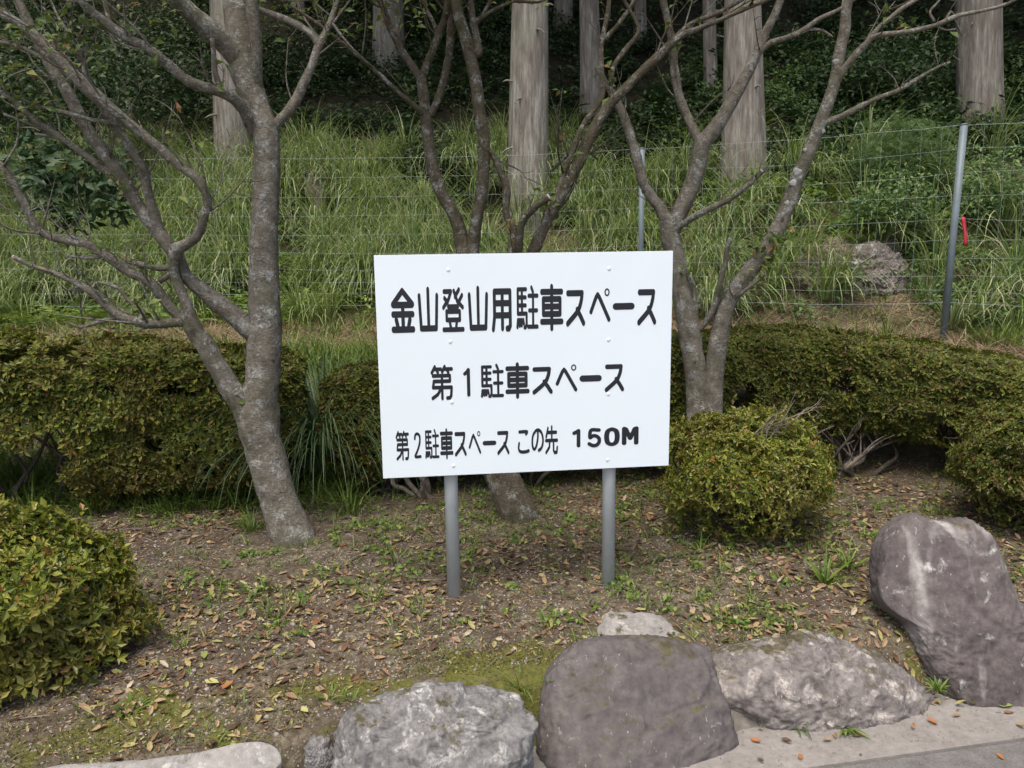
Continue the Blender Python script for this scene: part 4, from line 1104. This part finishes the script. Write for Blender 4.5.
# ------------------------------------------------------------------ cedars
def cedar_trunk(pb, pt, w0, w1, y, name='cedar_tree', label='', seed=0, lean=0.):
    b = at(pb[0], pb[1], y); t = at(pt[0], pt[1], y)
    gz = Hs(b[0], b[1])
    d = unit(t-b); d = d/d[2]
    dist = y*cp
    r0, r1 = w0/2/FPX*dist, w1/2/FPX*dist
    hh = 15.0
    o = empty(name, (b[0], b[1], gz), label, 'cedar', 'tall straight cedars on the slope')
    V = []; zs = np.concatenate([np.linspace(-.5, 6, 44), np.linspace(6.6, hh, 9)]); S = 36
    k = (r1-r0)/max(.5, t[2]-b[2])
    for z in zs:
        r = max(.03, r0+k*min(z, 6)*.9-(max(z-6, 0))*r0/11)*(1+.13*math.exp(-max(z, 0)/.25))
        c = np.array([b[0], b[1], gz])+d*z
        for j in range(S):
            a_ = 2*math.pi*j/S
            fl = 1+.055*mnoise.noise(Vector((math.cos(a_)*2.4, math.sin(a_)*2.4, z*.35+seed*9)))+.03*mnoise.noise(Vector((math.cos(a_)*7, math.sin(a_)*7, z*.5+seed*9)))
            fl += .035*math.exp(-max(z, 0)/.5)*math.sin(a_*5+seed)
            V.append(c+np.array([math.cos(a_), math.sin(a_), 0])*r*fl)
    F = [(i*S+j, i*S+(j+1) % S, (i+1)*S+(j+1) % S, (i+1)*S+j) for i in range(len(zs)-1) for j in range(S)]
    F.append(tuple((len(zs)-1)*S+j for j in range(S)))
    ac = Acc(); ac.add(np.array(V), F)
    rq = random.Random(seed+70)
    for _ in range(6):                                       # dead branch stubs
        z = rq.uniform(.6, 5.5); a_ = rq.uniform(math.pi, 2*math.pi); r = max(.03, r0+k*z*.9); dr = np.array([math.cos(a_), math.sin(a_), rq.uniform(-.3, .2)])
        c = np.array([b[0], b[1], gz])+d*z; L = rq.uniform(.04, .22)
        ac.add(*tube([c+dr*r*.8, c+dr*(r+L*.5), c+dr*(r+L)+np.array([0, 0, -.03])], [.016, .011, .006], 6, 3, .1, _))
    ac.build('trunk', 'cedar', o)
    return o, d
def crown_mesh(n=2600, seed=0):
    z = RNG.uniform(0, 1, n)**.8
    R_ = (1-z)**.75*2.5+.25
    th = RNG.uniform(0, 2*math.pi, n); rr = R_*np.sqrt(RNG.uniform(.12, 1, n))
    P = np.stack([rr*np.cos(th), rr*np.sin(th), z*10.5-.25*rr], 1)
    N = unit(np.stack([np.cos(th)*.5, np.sin(th)*.5, np.full(n, .8)], 1)+RNG.normal(0, .35, (n, 3)))
    T = leaf_t(.55, .1, .35)
    V = inst(T[0], P, *frames(N), RNG.uniform(.35, .75, n))
    return V, inst_faces(T[1], n, len(T[0]))
crowns = []
for i in range(2):
    V, F = crown_mesh()
    o = build('crown', V, F, 'cedar_leaf', None, False); me = o.data; bpy.data.objects.remove(o); crowns.append(me)
def add_crown(o, i, z=8.6, s=1.):
    c = bpy.data.objects.new('crown', crowns[i % 2]); COL.objects.link(c); c.parent = o; c.location = (0, 0, z); c.rotation_euler = (0, 0, i*1.7); c.scale = (s, s, s)
cy = lambda px, py: float(gpt(px, py)[1])
specs = [((235, 192), (229, 40), 37, 33, 'thick pale cedar trunk seen just left of the lichened garden tree trunk'),
         ((528, 216), (530, 0), 42, 34, 'thick grey cedar trunk rising straight above the middle of the sign'),
         ((744, 182), (743, 0), 44, 33, 'palest thick cedar trunk above the top right corner of the sign'),
         ((980, 128), (978, 0), 34, 42, 'thick greenish cedar trunk at the right, above the fence post'),
         ((592, 108), (589, 0), 22, 18, 'slim grey cedar in the dark wood, right of the middle cedar'),
         ((389, 62), (388, 0), 31, 28, 'dim brown cedar deep in the wood, left of the stems behind the sign'),
         ((563, 26), (564, 0), 18, 17, 'faint far cedar in the dark between the two middle cedars'),
         ((711, 92), (709, 0), 13, 12, 'thin brown cedar stem close left of the palest cedar'),
         ((300, 20), (298, 0), 12, 11, 'faint thin cedar stem in the dark above the left garden tree'),
         ((640, 40), (640, 0), 12, 11, 'thin dark cedar stem between the branches at the top centre right')]
yy_ = [cy(*s[0]) for s in specs]
for i, (pb_, pt_, w0, w1, lab) in enumerate(specs):
    if i == 3: w0, w1 = 40, 40
    o, d = cedar_trunk(pb_, pt_, w0, w1, yy_[i], 'cedar_tree', lab, i)
    add_crown(o, i)

# the wood beyond and around, one dark mass of cedars
V = []; F = []; nV = 0; n = 0
WV, WF = [], []
CV, CF = [], []
spots = []
for i in range(400):
    x = RNG.uniform(-22, 22); y = RNG.uniform(8.8, 30)
    if abs(x) < .72*y+.5 and y < 17: continue
    if x > .66*y-.5 and y < 11 and x < 8: continue
    if any((x-a)**2+(y-b)**2 < 3.6 for a, b in spots): continue
    spots.append((x, y))
spots = spots[:100]
for i, (x, y) in enumerate(spots):
    gz = Hs(x, y); r = RNG.uniform(.13, .22); S = 10
    for z in (-.5, 3, 8, 15):
        for j in range(S):
            WV.append((x+math.cos(2*math.pi*j/S)*r*(1-z*.04), y+math.sin(2*math.pi*j/S)*r*(1-z*.04), gz+z))
    for k in range(3):
        for j in range(S): WF.append((nV+k*S+j, nV+k*S+(j+1) % S, nV+(k+1)*S+(j+1) % S, nV+(k+1)*S+j))
    nV += 4*S
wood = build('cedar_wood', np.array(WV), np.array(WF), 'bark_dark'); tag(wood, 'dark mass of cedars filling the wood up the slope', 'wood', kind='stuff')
for me_i in range(2):
    pass
base_me = crowns[0]
cv = np.empty(len(base_me.vertices)*3); base_me.vertices.foreach_get('co', cv); cv = cv.reshape(-1, 3)
cf = np.empty(len(base_me.loops), np.int32); base_me.loops.foreach_get('vertex_index', cf); cf = cf.reshape(-1, 4)
for i, (x, y) in enumerate(spots):
    a_ = RNG.uniform(0, 6.28); c, s = math.cos(a_), math.sin(a_)
    rot = np.stack([cv[:, 0]*c-cv[:, 1]*s, cv[:, 0]*s+cv[:, 1]*c, cv[:, 2]], 1)
    low = 4.5 if y > 17 else 7.5
    CV.append(rot+np.array([x, y, Hs(x, y)+low])); CF.append(cf+i*len(cv))
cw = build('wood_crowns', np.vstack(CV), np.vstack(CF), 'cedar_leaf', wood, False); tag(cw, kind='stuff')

# tree stump on the bank
sb = gpt(316, 212)
st = empty('tree_stump', (sb[0], sb[1], Hs(sb[0], sb[1])), 'broken reddish tree stump among the long grass on the bank', 'stump')
P, r = px_path([(317, 214, 21), (317, 200, 19), (316, 186, 20), (316, 178, 17)], float(sb[1]))
V, F = tube(P, r, 14, 5, .25, 3., freq=9.); V[-14:, 2] += RNG.uniform(-.07, .09, 14)
build('trunk', V, F, 'stump', st)

# ------------------------------------------------------------------ vegetation of the bank
def place(n, xr, yr_, dens=None):
    x = RNG.uniform(*xr, n); y = RNG.uniform(*yr_, n)
    if dens is not None:
        k = RNG.random(n) < dens(x, y); x = x[k]; y = y[k]
    return np.stack([x, y, H(x, y)], 1)
def gd(x, y):
    b = y-foot(x)
    d = sst(-.25, .25, b)*(1-sst(1.7, 3.3, b))*(.10+.90*(fbm(x*1.5, y*1.5, 31, 3) > -.06))
    straw = np.exp(-(((x-.5)/1.05)**2+((b-1.1)/.75)**2))
    d = d*(1-.95*straw)
    right = sst(1.7, 2.6, x)
    hole = np.exp(-(((x-3.2)/1.0)**2+((b-.3)/.7)**2))
    d = d*(1-.93*hole)
    return d*(1-.85*right)*(1-.6*sst(1.0, 0, b)*(x < -2.4))
C = place(3600, (-7, 6), (7.0, 11.6), gd)
V, F = tuft_blades(C, 62, (.45, 1.0), (.008, .018), (.0, .6), (.7, 2.6), .08, 6, -math.pi/2, .6)
g1 = build('bank_grass', V, F, 'grass', None, False); tag(g1, 'long arching green grass covering the bank behind the fence', 'grass', kind='stuff')
# lower, shorter growth at the bank foot and on the strip
def sd(x, y):
    b = y-foot(x)
    return (1-.85*np.exp(-(((x-.5)/1.05)**2+((b-1.1)/.75)**2)))*sst(-1.6, .1, b)*(1-sst(1.6, 3.0, b))*np.clip(.25+.9*fbm(x*1.1, y*1.1, 37)+.35*(x < -1.2)+.35*(x > 4), 0, 1)
C = np.vstack([place(9000, (-7, 6), (5.6, 10.5), sd), place(1500, (-5, -.9), (5.0, 6.8)), place(500, (-4.5, -.9), (4.3, 5.0))])
V, F = tuft_blades(C, 9, (.10, .30), (.005, .011), (.1, .9), (.3, 1.3), .06, 4)
g2 = build('short_grass', V, F, 'turf', None, False); tag(g2, 'short green weeds at the foot of the bank', 'weeds', kind='stuff')
def rd(x, y):
    b = y-foot(x)
    straw = 1.4*np.exp(-(((x-.5)/1.1)**2+((b-1.1)/.8)**2))+.55*np.exp(-(((x-2.1)/.7)**2+((b-.7)/.7)**2))
    return np.clip(straw*1.2+.65*sst(-2.2, -1.2, b)*(1-sst(.1, .7, b)), 0, 1)
C = place(9000, (-6, 5.5), (5.8, 9.8), rd)
V, F = tuft_blades(C, 7, (.14, .42), (.004, .009), (1.0, 1.75), (-.2, .7), .08, 4)
V[:, 2] = np.maximum(V[:, 2], H(V[:, 0], V[:, 1])+.004)
g3 = build('dry_grass', V, F, 'straw', None, False); tag(g3, 'dry cut straw lying on the slope behind the sign', 'straw', kind='stuff')
# ferns
def fern_plant(c, nf, L, mat, name='fern', label=None, group=None):
    az = RNG.uniform(0, 2*math.pi, nf); el = RNG.uniform(.35, .95, nf)
    x = np.stack([np.cos(az)*np.cos(el), np.sin(az)*np.cos(el), np.sin(el)], 1)
    y = np.stack([-np.sin(az), np.cos(az), np.zeros(nf)], 1); z = np.cross(x, y)
    V = inst(FERN[0], np.repeat(np.array([c]), nf, 0), x, y, z, RNG.uniform(.7, 1.15, nf)*L)
    return V, inst_faces(FERN[1], nf, len(FERN[0]))
def ferns(name, C, nf, L, mat, label):
    VV = []; FF = []; k = 0
    for c in C:
        V, F = fern_plant(c, nf, L*random.uniform(.7, 1.2), mat); VV.append(V); FF.append(F+k); k += len(V)
    o = build(name, np.vstack(VV), np.vstack(FF), mat, None, False); return tag(o, label, 'ferns', kind='stuff')
def fd(x, y):
    b = y-foot(x)
    return (x < -2.2)*sst(-.5, .1, b)*(1-sst(.6, 1.2, b))*.9+(x > -2.2)*(x < -.6)*sst(-.1, .2, b)*(1-sst(.6, 1.0, b))*.35+.16*sst(.3, .8, b)*(1-sst(3, 4, b))*(fbm(x*1.1, y*1.1, 15) > .05)
ferns('bank_ferns', place(1500, (-7, 5), (7.5, 12), fd), 9, .42, 'fern', 'bright green ferns at the bank foot on the left')
# dark undergrowth under the cedars, broad leaves on the bank
def clump_leaves(name, C, rad, nl, size, mat, label, cat, tmpl=leaf_t(.5, .06, .2), flat=.6, kind='stuff', parent=None):
    n = len(C)*nl; c = np.repeat(C, nl, 0); rr = np.repeat(RNG.uniform(.6, 1.25, len(C))*rad, nl)[:, None]
    P = c+rand_unit(n)*(RNG.random((n, 1))**.4)*rr*np.array([1, 1, flat])+np.array([0, 0, .1])
    N = unit(np.array([0, -.3, .9])+RNG.normal(0, .45, (n, 3)))
    o = scatter(name, tmpl, P, frames(N), RNG.uniform(.6, 1.3, n)*size, mat, parent)
    if kind: tag(o, label, cat, kind=kind)
    return o
def ud(x, y):
    b = y-foot(x)
    return sst(1.5, 2.6, b)*(1-sst(8, 10, b))*np.clip(.6+.7*fbm(x*.5, y*.5, 71), 0, 1)
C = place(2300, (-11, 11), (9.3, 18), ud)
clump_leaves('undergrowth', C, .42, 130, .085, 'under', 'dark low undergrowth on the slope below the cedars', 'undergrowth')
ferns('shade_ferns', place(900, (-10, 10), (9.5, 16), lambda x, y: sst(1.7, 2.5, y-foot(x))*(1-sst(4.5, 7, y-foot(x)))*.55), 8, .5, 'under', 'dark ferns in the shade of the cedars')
def bd(x, y):
    b = y-foot(x)
    return (1-.95*np.exp(-(((x-.5)/1.1)**2+((b-1.1)/.8)**2)))*sst(-.3, .2, b)*(1-sst(1.8, 2.8, b))*np.clip(1.8*fbm(x*.9+7, y*.9, 19), 0, 1)
C = place(700, (-7, 4.5), (7.0, 11.5), bd)
clump_leaves('bank_weeds', C+np.array([0, 0, .12]), .17, 34, .060, 'fern', 'leafy yellow green weeds among the grass of the bank', 'weeds', leaf_t(.55, .05, .25), .8)
# vines and low leaves over the bank at the right
def vd(x, y):
    b = y-foot(x)
    hole = np.exp(-(((x-3.35)/.9)**2+((b-.35)/.6)**2))
    return sst(1.9, 2.9, x)*sst(-.1, .4, b)*(1-sst(4.5, 6, b))*(.25+.75*(fbm(x*1.2, y*1.2, 77) > -.25))*(1-.95*hole)
C = place(1500, (2.2, 8), (6.8, 13), vd)
clump_leaves('bank_creepers', C, .20, 60, .060, 'bush', 'leafy creepers covering the bank at the right behind the fence', 'creepers')

# separate bushes on the bank
def bush_at(px, py, y, r, n, label, mat='bush', size=.07, tmpl=leaf_t(.45, .06, .2), drop=None, group=None):
    c = at(px, py, y); base = (c[0], c[1], Hs(c[0], c[1]))
    leafy('bush', [(c, r, n), (c+np.array([r*.6, .1, -r*.25]), r*.65, n//2), (c+np.array([-r*.65, 0, -r*.2]), r*.6, n//2)], base, label, mat, size, tmpl, 'bush', group)
GB = 'bushes on the slope'
bush_at(905, 150, 8.7, .48, 900, 'feathery bright green bush on the bank left of the right cedar', 'bush', .12, (FERN[0]*np.array([1, .8, .5]), FERN[1]), group=GB)
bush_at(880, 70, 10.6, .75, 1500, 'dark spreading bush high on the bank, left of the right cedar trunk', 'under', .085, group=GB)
bush_at(1010, 185, 8.4, .55, 1300, 'low leafy bush behind the fence at the right edge', 'bush', .06, group=GB)
bush_at(895, 200, 8.0, .40, 1200, 'low dark leafy bush above the pinkish boulder', 'bush', .055, group=GB)
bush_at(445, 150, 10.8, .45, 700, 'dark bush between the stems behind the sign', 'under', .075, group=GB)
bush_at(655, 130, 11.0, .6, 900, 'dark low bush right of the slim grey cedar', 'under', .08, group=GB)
bush_at(770, 190, 9.6, .45, 900, 'grey green bush at the foot of the palest cedar', 'bush', .055, group=GB)
bush_at(40, 70, 9.5, .9, 1300, 'dim leafy bush in the wood at the upper left corner', 'under', .10, group=GB)
bush_at(150, 60, 10.5, .6, 700, 'dim bush above the left branches, beside the thin sapling', 'under', .09, group=GB)
# grass clumps that stand out
def ground_tuft(px, py, *a, **k):
    q = gpt(px, py); return tuft('grass_tuft', (q[0], q[1], Hs(q[0], q[1])), *a, **k)
ground_tuft(925, 300, 90, (.25, .45), (.006, .01), 'fountain of thin grass left of the foot of the right fence post', spread=.08)
ground_tuft(1000, 345, 140, (.2, .4), (.006, .012), 'bright grass clump at the right edge behind the hedge', mat='turf', spread=.22)
ground_tuft(722, 322, 70, (.35, .6), (.006, .011), 'pale drooping grass behind the twin stems', spread=.07)

# ------------------------------------------------------------------ the bed: litter, gravel, twigs, weeds
def bed_pts(n, dens=None, xr=(-3.2, 3.6), yr_=(2.2, 5.0)):
    P = place(n*2, xr, yr_, dens)
    d = P[:, 1]-kerb(P[:, 0]); P = P[d > .27-.17*(P[:, 0] > .85)]
    return P[:n]
def ground_frames(P, tilt=.3):
    n = len(P); e = .02
    gx_ = (H(P[:, 0]+e, P[:, 1])-H(P[:, 0]-e, P[:, 1]))/(2*e); gy_ = (H(P[:, 0], P[:, 1]+e)-H(P[:, 0], P[:, 1]-e))/(2*e)
    N = unit(np.stack([-gx_, -gy_, np.ones(n)], 1)+RNG.normal(0, tilt, (n, 3)))
    return frames(N)
def litter_leaf():
    v = [(0, 0, .06), (.3, .20, .14), (.3, 0, .02), (.3, -.2, .10), (.7, .19, .16), (.7, 0, .03), (.7, -.19, .13), (1, 0, .12)]
    return np.array(v), np.array([(0, 2, 1, 1), (0, 3, 2, 2), (1, 2, 5, 4), (2, 3, 6, 5), (4, 5, 7, 7), (5, 6, 7, 7)])
LT_V = np.array([(0, 0, .06), (.32, .21, .16), (.35, 0, .02), (.32, -.2, .10), (.72, .17, .15), (.7, 0, .03), (.72, -.17, .2), (1, .02, .14)])
LT_F = np.array([(0, 2, 5, 1), (1, 5, 7, 4), (0, 3, 5, 2), (3, 6, 7, 5)])
def ldens(x, y):
    return np.clip(.34+1.5*fbm(x*1.9, y*1.9, 52)+.3*np.exp(-((y-3.15)/.3)**2)+.25*(x > .9), .03, 1)
P = bed_pts(13000, ldens); P[:, 2] += .004
n = len(P)
o = scatter('fallen_leaves', (LT_V*np.array([1, 1, .9]), LT_F), P, ground_frames(P, .30), RNG.uniform(.35, 1.2, n)**1.4*.041, 'litter'); tag(o, 'brown and yellow fallen leaves littering the bed', 'fallen leaves', kind='stuff')
P = bed_pts(30000, lambda x, y: np.clip(.5+.9*fbm(x*2, y*2, 58), .1, 1)); P[:, 2] += .002; n = len(P)
o = scatter('leaf_crumbs', (LT_V*np.array([1, .8, .5]), LT_F), P, ground_frames(P, .35), RNG.uniform(.007, .022, n), 'litter'); tag(o, 'crumbled bits of dry leaf on the soil', 'leaf litter', kind='stuff')
x_ = RNG.uniform(.25, 2.6, 260); d_ = RNG.uniform(-.12, .16, 260)**1; d_ = .16-np.abs(RNG.normal(0, .11, 260)); y_ = kerb(x_)+d_
P = np.stack([x_, y_, np.full(260, ROAD_Z+.005)], 1); n = 260
zz_ = unit(np.array([0, 0, 1.])+RNG.normal(0, .2, (n, 3)))
o = scatter('gutter_litter', (LT_V, LT_F), P, frames(zz_), RNG.uniform(.25, 1.1, n)**1.5*.046, 'litter'); tag(o, 'leaf scraps washed along the gutter', 'leaf litter', kind='stuff')
n = 1500; x_ = RNG.uniform(.0, 2.8, n); d_ = RNG.uniform(-.42, .14, n)
P = np.stack([x_, kerb(x_)+d_, np.where(d_ < -.2, ROAD_Z-.010, ROAD_Z+.002)], 1)
V = inst(np.array([(0, 0, 1), (.9, 0, 0), (-.3, .8, 0), (-.5, -.7, .1), (.1, 0, -.6)]), P, *frames(unit(np.array([0, 0, 1.])+RNG.normal(0, .3, (n, 3)))), RNG.uniform(.0012, .0042, n))
o = build('road_grit', V, inst_faces(np.array([(0, 1, 2), (0, 2, 3), (0, 3, 1), (4, 2, 1), (4, 3, 2), (4, 1, 3)]), n, 5), 'pebble', None, False); tag(o, 'grit lying on the gutter and road edge', 'grit', kind='stuff')
# gravel
ico = np.array([(0, 0, 1), (.9, 0, .35), (.28, .85, .35), (-.72, .53, .35), (-.72, -.53, .35), (.28, -.85, .35), (.72, .53, -.35), (-.28, .85, -.35), (-.9, 0, -.35), (-.28, -.85, -.35), (.72, -.53, -.35), (0, 0, -1)])*np.array([1, .8, .6])
icf = np.array([(0, 1, 2), (0, 2, 3), (0, 3, 4), (0, 4, 5), (0, 5, 1), (1, 6, 2), (2, 7, 3), (3, 8, 4), (4, 9, 5), (5, 10, 1), (6, 7, 2), (7, 8, 3), (8, 9, 4), (9, 10, 5), (10, 6, 1), (6, 11, 7), (7, 11, 8), (8, 11, 9), (9, 11, 10), (10, 11, 6)])
P = bed_pts(9000, lambda x, y: np.clip(1.15-(y-2.6)*.42+.7*fbm(x*1.8, y*1.8, 63), .03, 1)); n = len(P)
V = inst(ico, P, *ground_frames(P, .3), RNG.uniform(.0025, .0075, n)*np.where(RNG.random(n) < .05, 2., 1.))
o = build('gravel', V, inst_faces(icf, n, 12), 'pebble', None, True); tag(o, 'fine gravel in the soil', 'gravel', kind='stuff')
# twigs and needles
P = bed_pts(2600); P[:, 2] += .005; n = len(P)
tv = np.array([(-.5, -.012, 0), (-.5, .012, 0), (-.5, 0, .02), (0, -.012, .03), (0, .012, .03), (0, 0, .05), (.5, -.008, 0), (.5, .008, 0), (.5, 0, .014)])
tf = np.array([(0, 1, 4, 3), (1, 2, 5, 4), (2, 0, 3, 5), (3, 4, 7, 6), (4, 5, 8, 7), (5, 3, 6, 8)])
o = scatter('twig_litter', (tv, tf), P, ground_frames(P, .12), RNG.uniform(.03, .13, n), 'twig'); tag(o, 'fine dead twigs and needles on the soil', 'twigs', kind='stuff')
# low weeds
def wd(x, y):
    return np.clip(.10+1.5*fbm(x*1.5, y*1.5, 83, 4)+.2*(y > 3.7)+.35*(y > 4.1)+.12*(x > .8), 0, 1)
C = bed_pts(1500, wd)
V, F = tuft_blades(C, 7, (.03, .085), (.003, .0065), (.15, 1.1), (.2, 1.2), .02, 3)
o = build('bed_weeds', V, F, 'turf', None, False); tag(o, 'tiny green weeds sprouting through the litter', 'weeds', kind='stuff')
C = bed_pts(520, lambda x, y: wd(x, y)*(y > 2.9))
clump_leaves('leafy_weeds', C-np.array([0, 0, .085]), .055, 12, .026, 'turf', 'small leafy weeds in the bed', 'weeds', leaf_t(.6, .05, .1), .35)
# moss cushions along the stones
def mossd(x, y):
    d = y-kerb(x)
    return sst(.24, .30, d)*(1-sst(.34, .60, d))*np.clip(2.2*fbm(x*2.6+.4, y*2.6, 97, 3)+.25+1.2*np.exp(-((x+.08)/.42)**2), 0, 1)
P = place(60000, (-2.2, 1.6), (2.2, 3.3), mossd); n = len(P)
V, F = blades(P, RNG.uniform(0, 6.28, n), RNG.uniform(.006, .014, n), RNG.uniform(0, .9, n), RNG.uniform(.003, .005, n), 2, RNG.uniform(0, .8, n))
o = build('moss', V, F, 'moss', None, False); tag(o, 'olive moss along the back of the edging stones', 'moss', kind='stuff')

# individual weeds
def weed(px, py, nb, L, W, label, mat='turf', spread=.02, lean=(.1, 1.0), droop=(.3, 1.4), z=None):
    q = gpt(px, py)
    if z is not None:
        d = ray(px, py); t = (z-CAM_Z)/d[2]; q = np.array([0, 0, CAM_Z])+d*t; zz = z
    else: zz = Hs(q[0], q[1])
    V, F = tuft_blades(np.array([[q[0], q[1], zz]]), nb, L, W, lean, droop, spread, 5)
    o = build('weed', V-np.array([q[0], q[1], zz]), F, mat, None, False); o.location = (q[0], q[1], zz)
    tag(o, label, 'weed', 'weeds growing in the bed and gutter')
weed(522, 690, 16, (.07, .15), (.005, .008), 'grass sprig in the moss between the granite stone and the smooth boulder')
weed(648, 752-6, 0+8, (.06, .1), (.005, .008), 'thin grass sprig at the left foot of the smooth boulder', z=-.235) if False else None
weed(825, 585, 26, (.10, .22), (.008, .014), 'broad bladed weed left of the tall leaning stone')
weed(848, 570, 18, (.10, .20), (.007, .013), 'second broad bladed weed, closest to the tall leaning stone')
weed(252, 530, 70, (.06, .16), (.004, .008), 'bright grass tuft at the foot of the left tree', spread=.07)
weed(700, 552, 14, (.05, .12), (.005, .009), 'small grass sprig in front of the round shrub right of the sign')
weed(610, 545, 22, (.05, .12), (.004, .008), 'grass sprig beside the right sign post', spread=.04)
weed(372, 600, 26, (.05, .11), (.005, .010), 'leafy weed on the litter left of the left sign post', spread=.05)
weed(398, 560, 30, (.04, .10), (.006, .011), 'green weed patch behind the left sign post', spread=.07)
weed(550, 628, 16, (.05, .11), (.004, .008), 'upright grass sprig between the two sign posts', spread=.03)
weed(265, 590, 14, (.05, .11), (.006, .010), 'small pale green weed in front of the left tree')
weed(795, 722, 20, (.05, .10), (.010, .018), 'broad leaved weed in the gutter under the lichened stone', lean=(.6, 1.5), z=-.245)
weed(845, 728, 18, (.06, .12), (.011, .019), 'larger broad leaved weed in the gutter right of its neighbour', lean=(.7, 1.5), z=-.245)
weed(938, 690, 22, (.05, .09), (.008, .013), 'green weed wedged between the lichened stone and the tall stone', z=-.20)
weed(330, 700, 22, (.03, .06), (.004, .008), 'little green weed beside the left end of the granite stone', spread=.05)
weed(130, 712, 24, (.03, .06), (.010, .016), 'clover like weed under the lower left azalea', spread=.05)

# a few leaves one can single out
def one_leaf(px, py, size, mat, label, z=None, spin=0., tilt=.15):
    d = ray(px, py)
    if z is None: q = gpt(px, py); zz = Hs(q[0], q[1])+.008
    else: t = (z-CAM_Z)/d[2]; q = np.array([0, 0, CAM_Z])+d*t; zz = z
    N = unit(np.array([[random.uniform(-tilt, tilt), -.15, 1.]])); x = unit(np.cross(np.array([[math.sin(spin), math.cos(spin), 0.]]), N)); y = np.cross(N, x)
    c = np.array([[q[0], q[1], zz]])
    V = inst(LT_V*np.array([1, 1.15, 1])-np.array([.5, 0, 0]), c, x, y, N, [size])
    o = build('fallen_leaf', V-c, LT_F, mat, None, True); o.location = tuple(c[0])
    tag(o, label, 'leaf', 'fallen leaves')
one_leaf(212, 686, .060, 'litter_yellow', 'large pale yellow leaf on the soil left of the granite stone', spin=.3)
one_leaf(205, 660, .055, 'litter_green', 'pale green leaf on the soil right of the lower left azalea', spin=1.2)
one_leaf(228, 689, .055, 'litter_orange', 'orange leaf touching the large pale yellow one', spin=2.)
one_leaf(305, 716, .045, 'litter_yellow', 'small yellow leaf just left of the granite stone', spin=.8)
one_leaf(756, 741, .040, 'litter_orange', 'orange leaf in the gutter below the lichened stone', z=-.246, spin=.6)
one_leaf(800, 757, .034, 'litter_orange', 'small rusty leaf in the gutter at the bottom of the picture', z=-.246, spin=2.)
one_leaf(932, 722, .042, 'litter_orange', 'brown leaf in the gutter below the tall stone', z=-.246, spin=1.)
one_leaf(1004, 706, .060, 'litter_green', 'long green leaf in the gutter in front of the tall stone', z=-.246, spin=.1)
one_leaf(1000, 757, .036, 'litter_orange', 'orange leaf on the road edge in the lower right corner', z=-.260, spin=1.5)
one_leaf(712, 744, .045, 'litter_green', 'green leaf in the gutter right of the smooth boulder', z=-.246, spin=.4)
one_leaf(698, 745, .040, 'litter_orange', 'brown leaf beside the green one right of the smooth boulder', z=-.246, spin=1.9)

# fallen sticks
def stick(pts, r, label):
    P = []
    for px, py in pts:
        q = gpt(px, py); P.append((q[0], q[1], Hs(q[0], q[1])+r*.8))
    c = np.array(P).mean(0)
    V, F = tube(np.array(P), [r]*(len(P)-1)+[r*.4], 7, 6, .15, r*999)
    o = build('stick', V-c, F, 'stem', None); o.location = tuple(c); tag(o, label, 'stick', 'fallen sticks')
stick([(352, 562), (385, 548), (415, 536)], .006, 'thin dark stick lying left of the left sign post')
stick([(640, 566), (680, 556), (712, 553)], .005, 'thin stick lying right of the right sign post')
stick([(968, 512), (1000, 503), (1024, 492), (1050, 485)], .012, 'thick bare root like stick under the small azalea at the right edge')
stick([(388, 500), (398, 486), (404, 470)], .010, 'pale stick leaning at the dark hedge left of the sign')

# ------------------------------------------------------------------ light
w = bpy.data.worlds.new('World'); scene.world = w; w.use_nodes = True
nt = w.node_tree; nt.nodes.clear()
bg = nt.nodes.new('ShaderNodeBackground'); ow = nt.nodes.new('ShaderNodeOutputWorld'); sk = nt.nodes.new('ShaderNodeTexSky')
SUN_EL, SUN_AZ = R(66), R(200)          # azimuth clockwise from +Y
sk.sky_type = 'NISHITA'; sk.sun_disc = False; sk.sun_elevation = SUN_EL; sk.sun_rotation = SUN_AZ
sk.air_density = 1.0; sk.dust_density = 4.5; sk.ozone_density = 1.0
bg.inputs['Strength'].default_value = .12
nt.links.new(sk.outputs[0], bg.inputs[0]); nt.links.new(bg.outputs[0], ow.inputs[0])
sl = bpy.data.lights.new('sun', 'SUN'); sl.energy = 1.5; sl.angle = R(30); sl.color = (1, .955, .88)
so = bpy.data.objects.new('sun', sl); COL.objects.link(so)
dv = Vector((math.sin(SUN_AZ)*math.cos(SUN_EL), math.cos(SUN_AZ)*math.cos(SUN_EL), math.sin(SUN_EL)))
so.rotation_euler = dv.to_track_quat('Z', 'Y').to_euler()
so.location = (0, -5, 12)
vs = scene.view_settings
scene.display_settings.display_device = 'sRGB'
vs.view_transform = 'Standard'; vs.look = 'None'; vs.gamma = 1; vs.use_curve_mapping = False
vs.exposure = 0.92
scene.cycles.max_bounces = 4; scene.cycles.diffuse_bounces = 2; scene.cycles.transmission_bounces = 2; scene.cycles.glossy_bounces = 2
scene.cycles.use_denoising = True
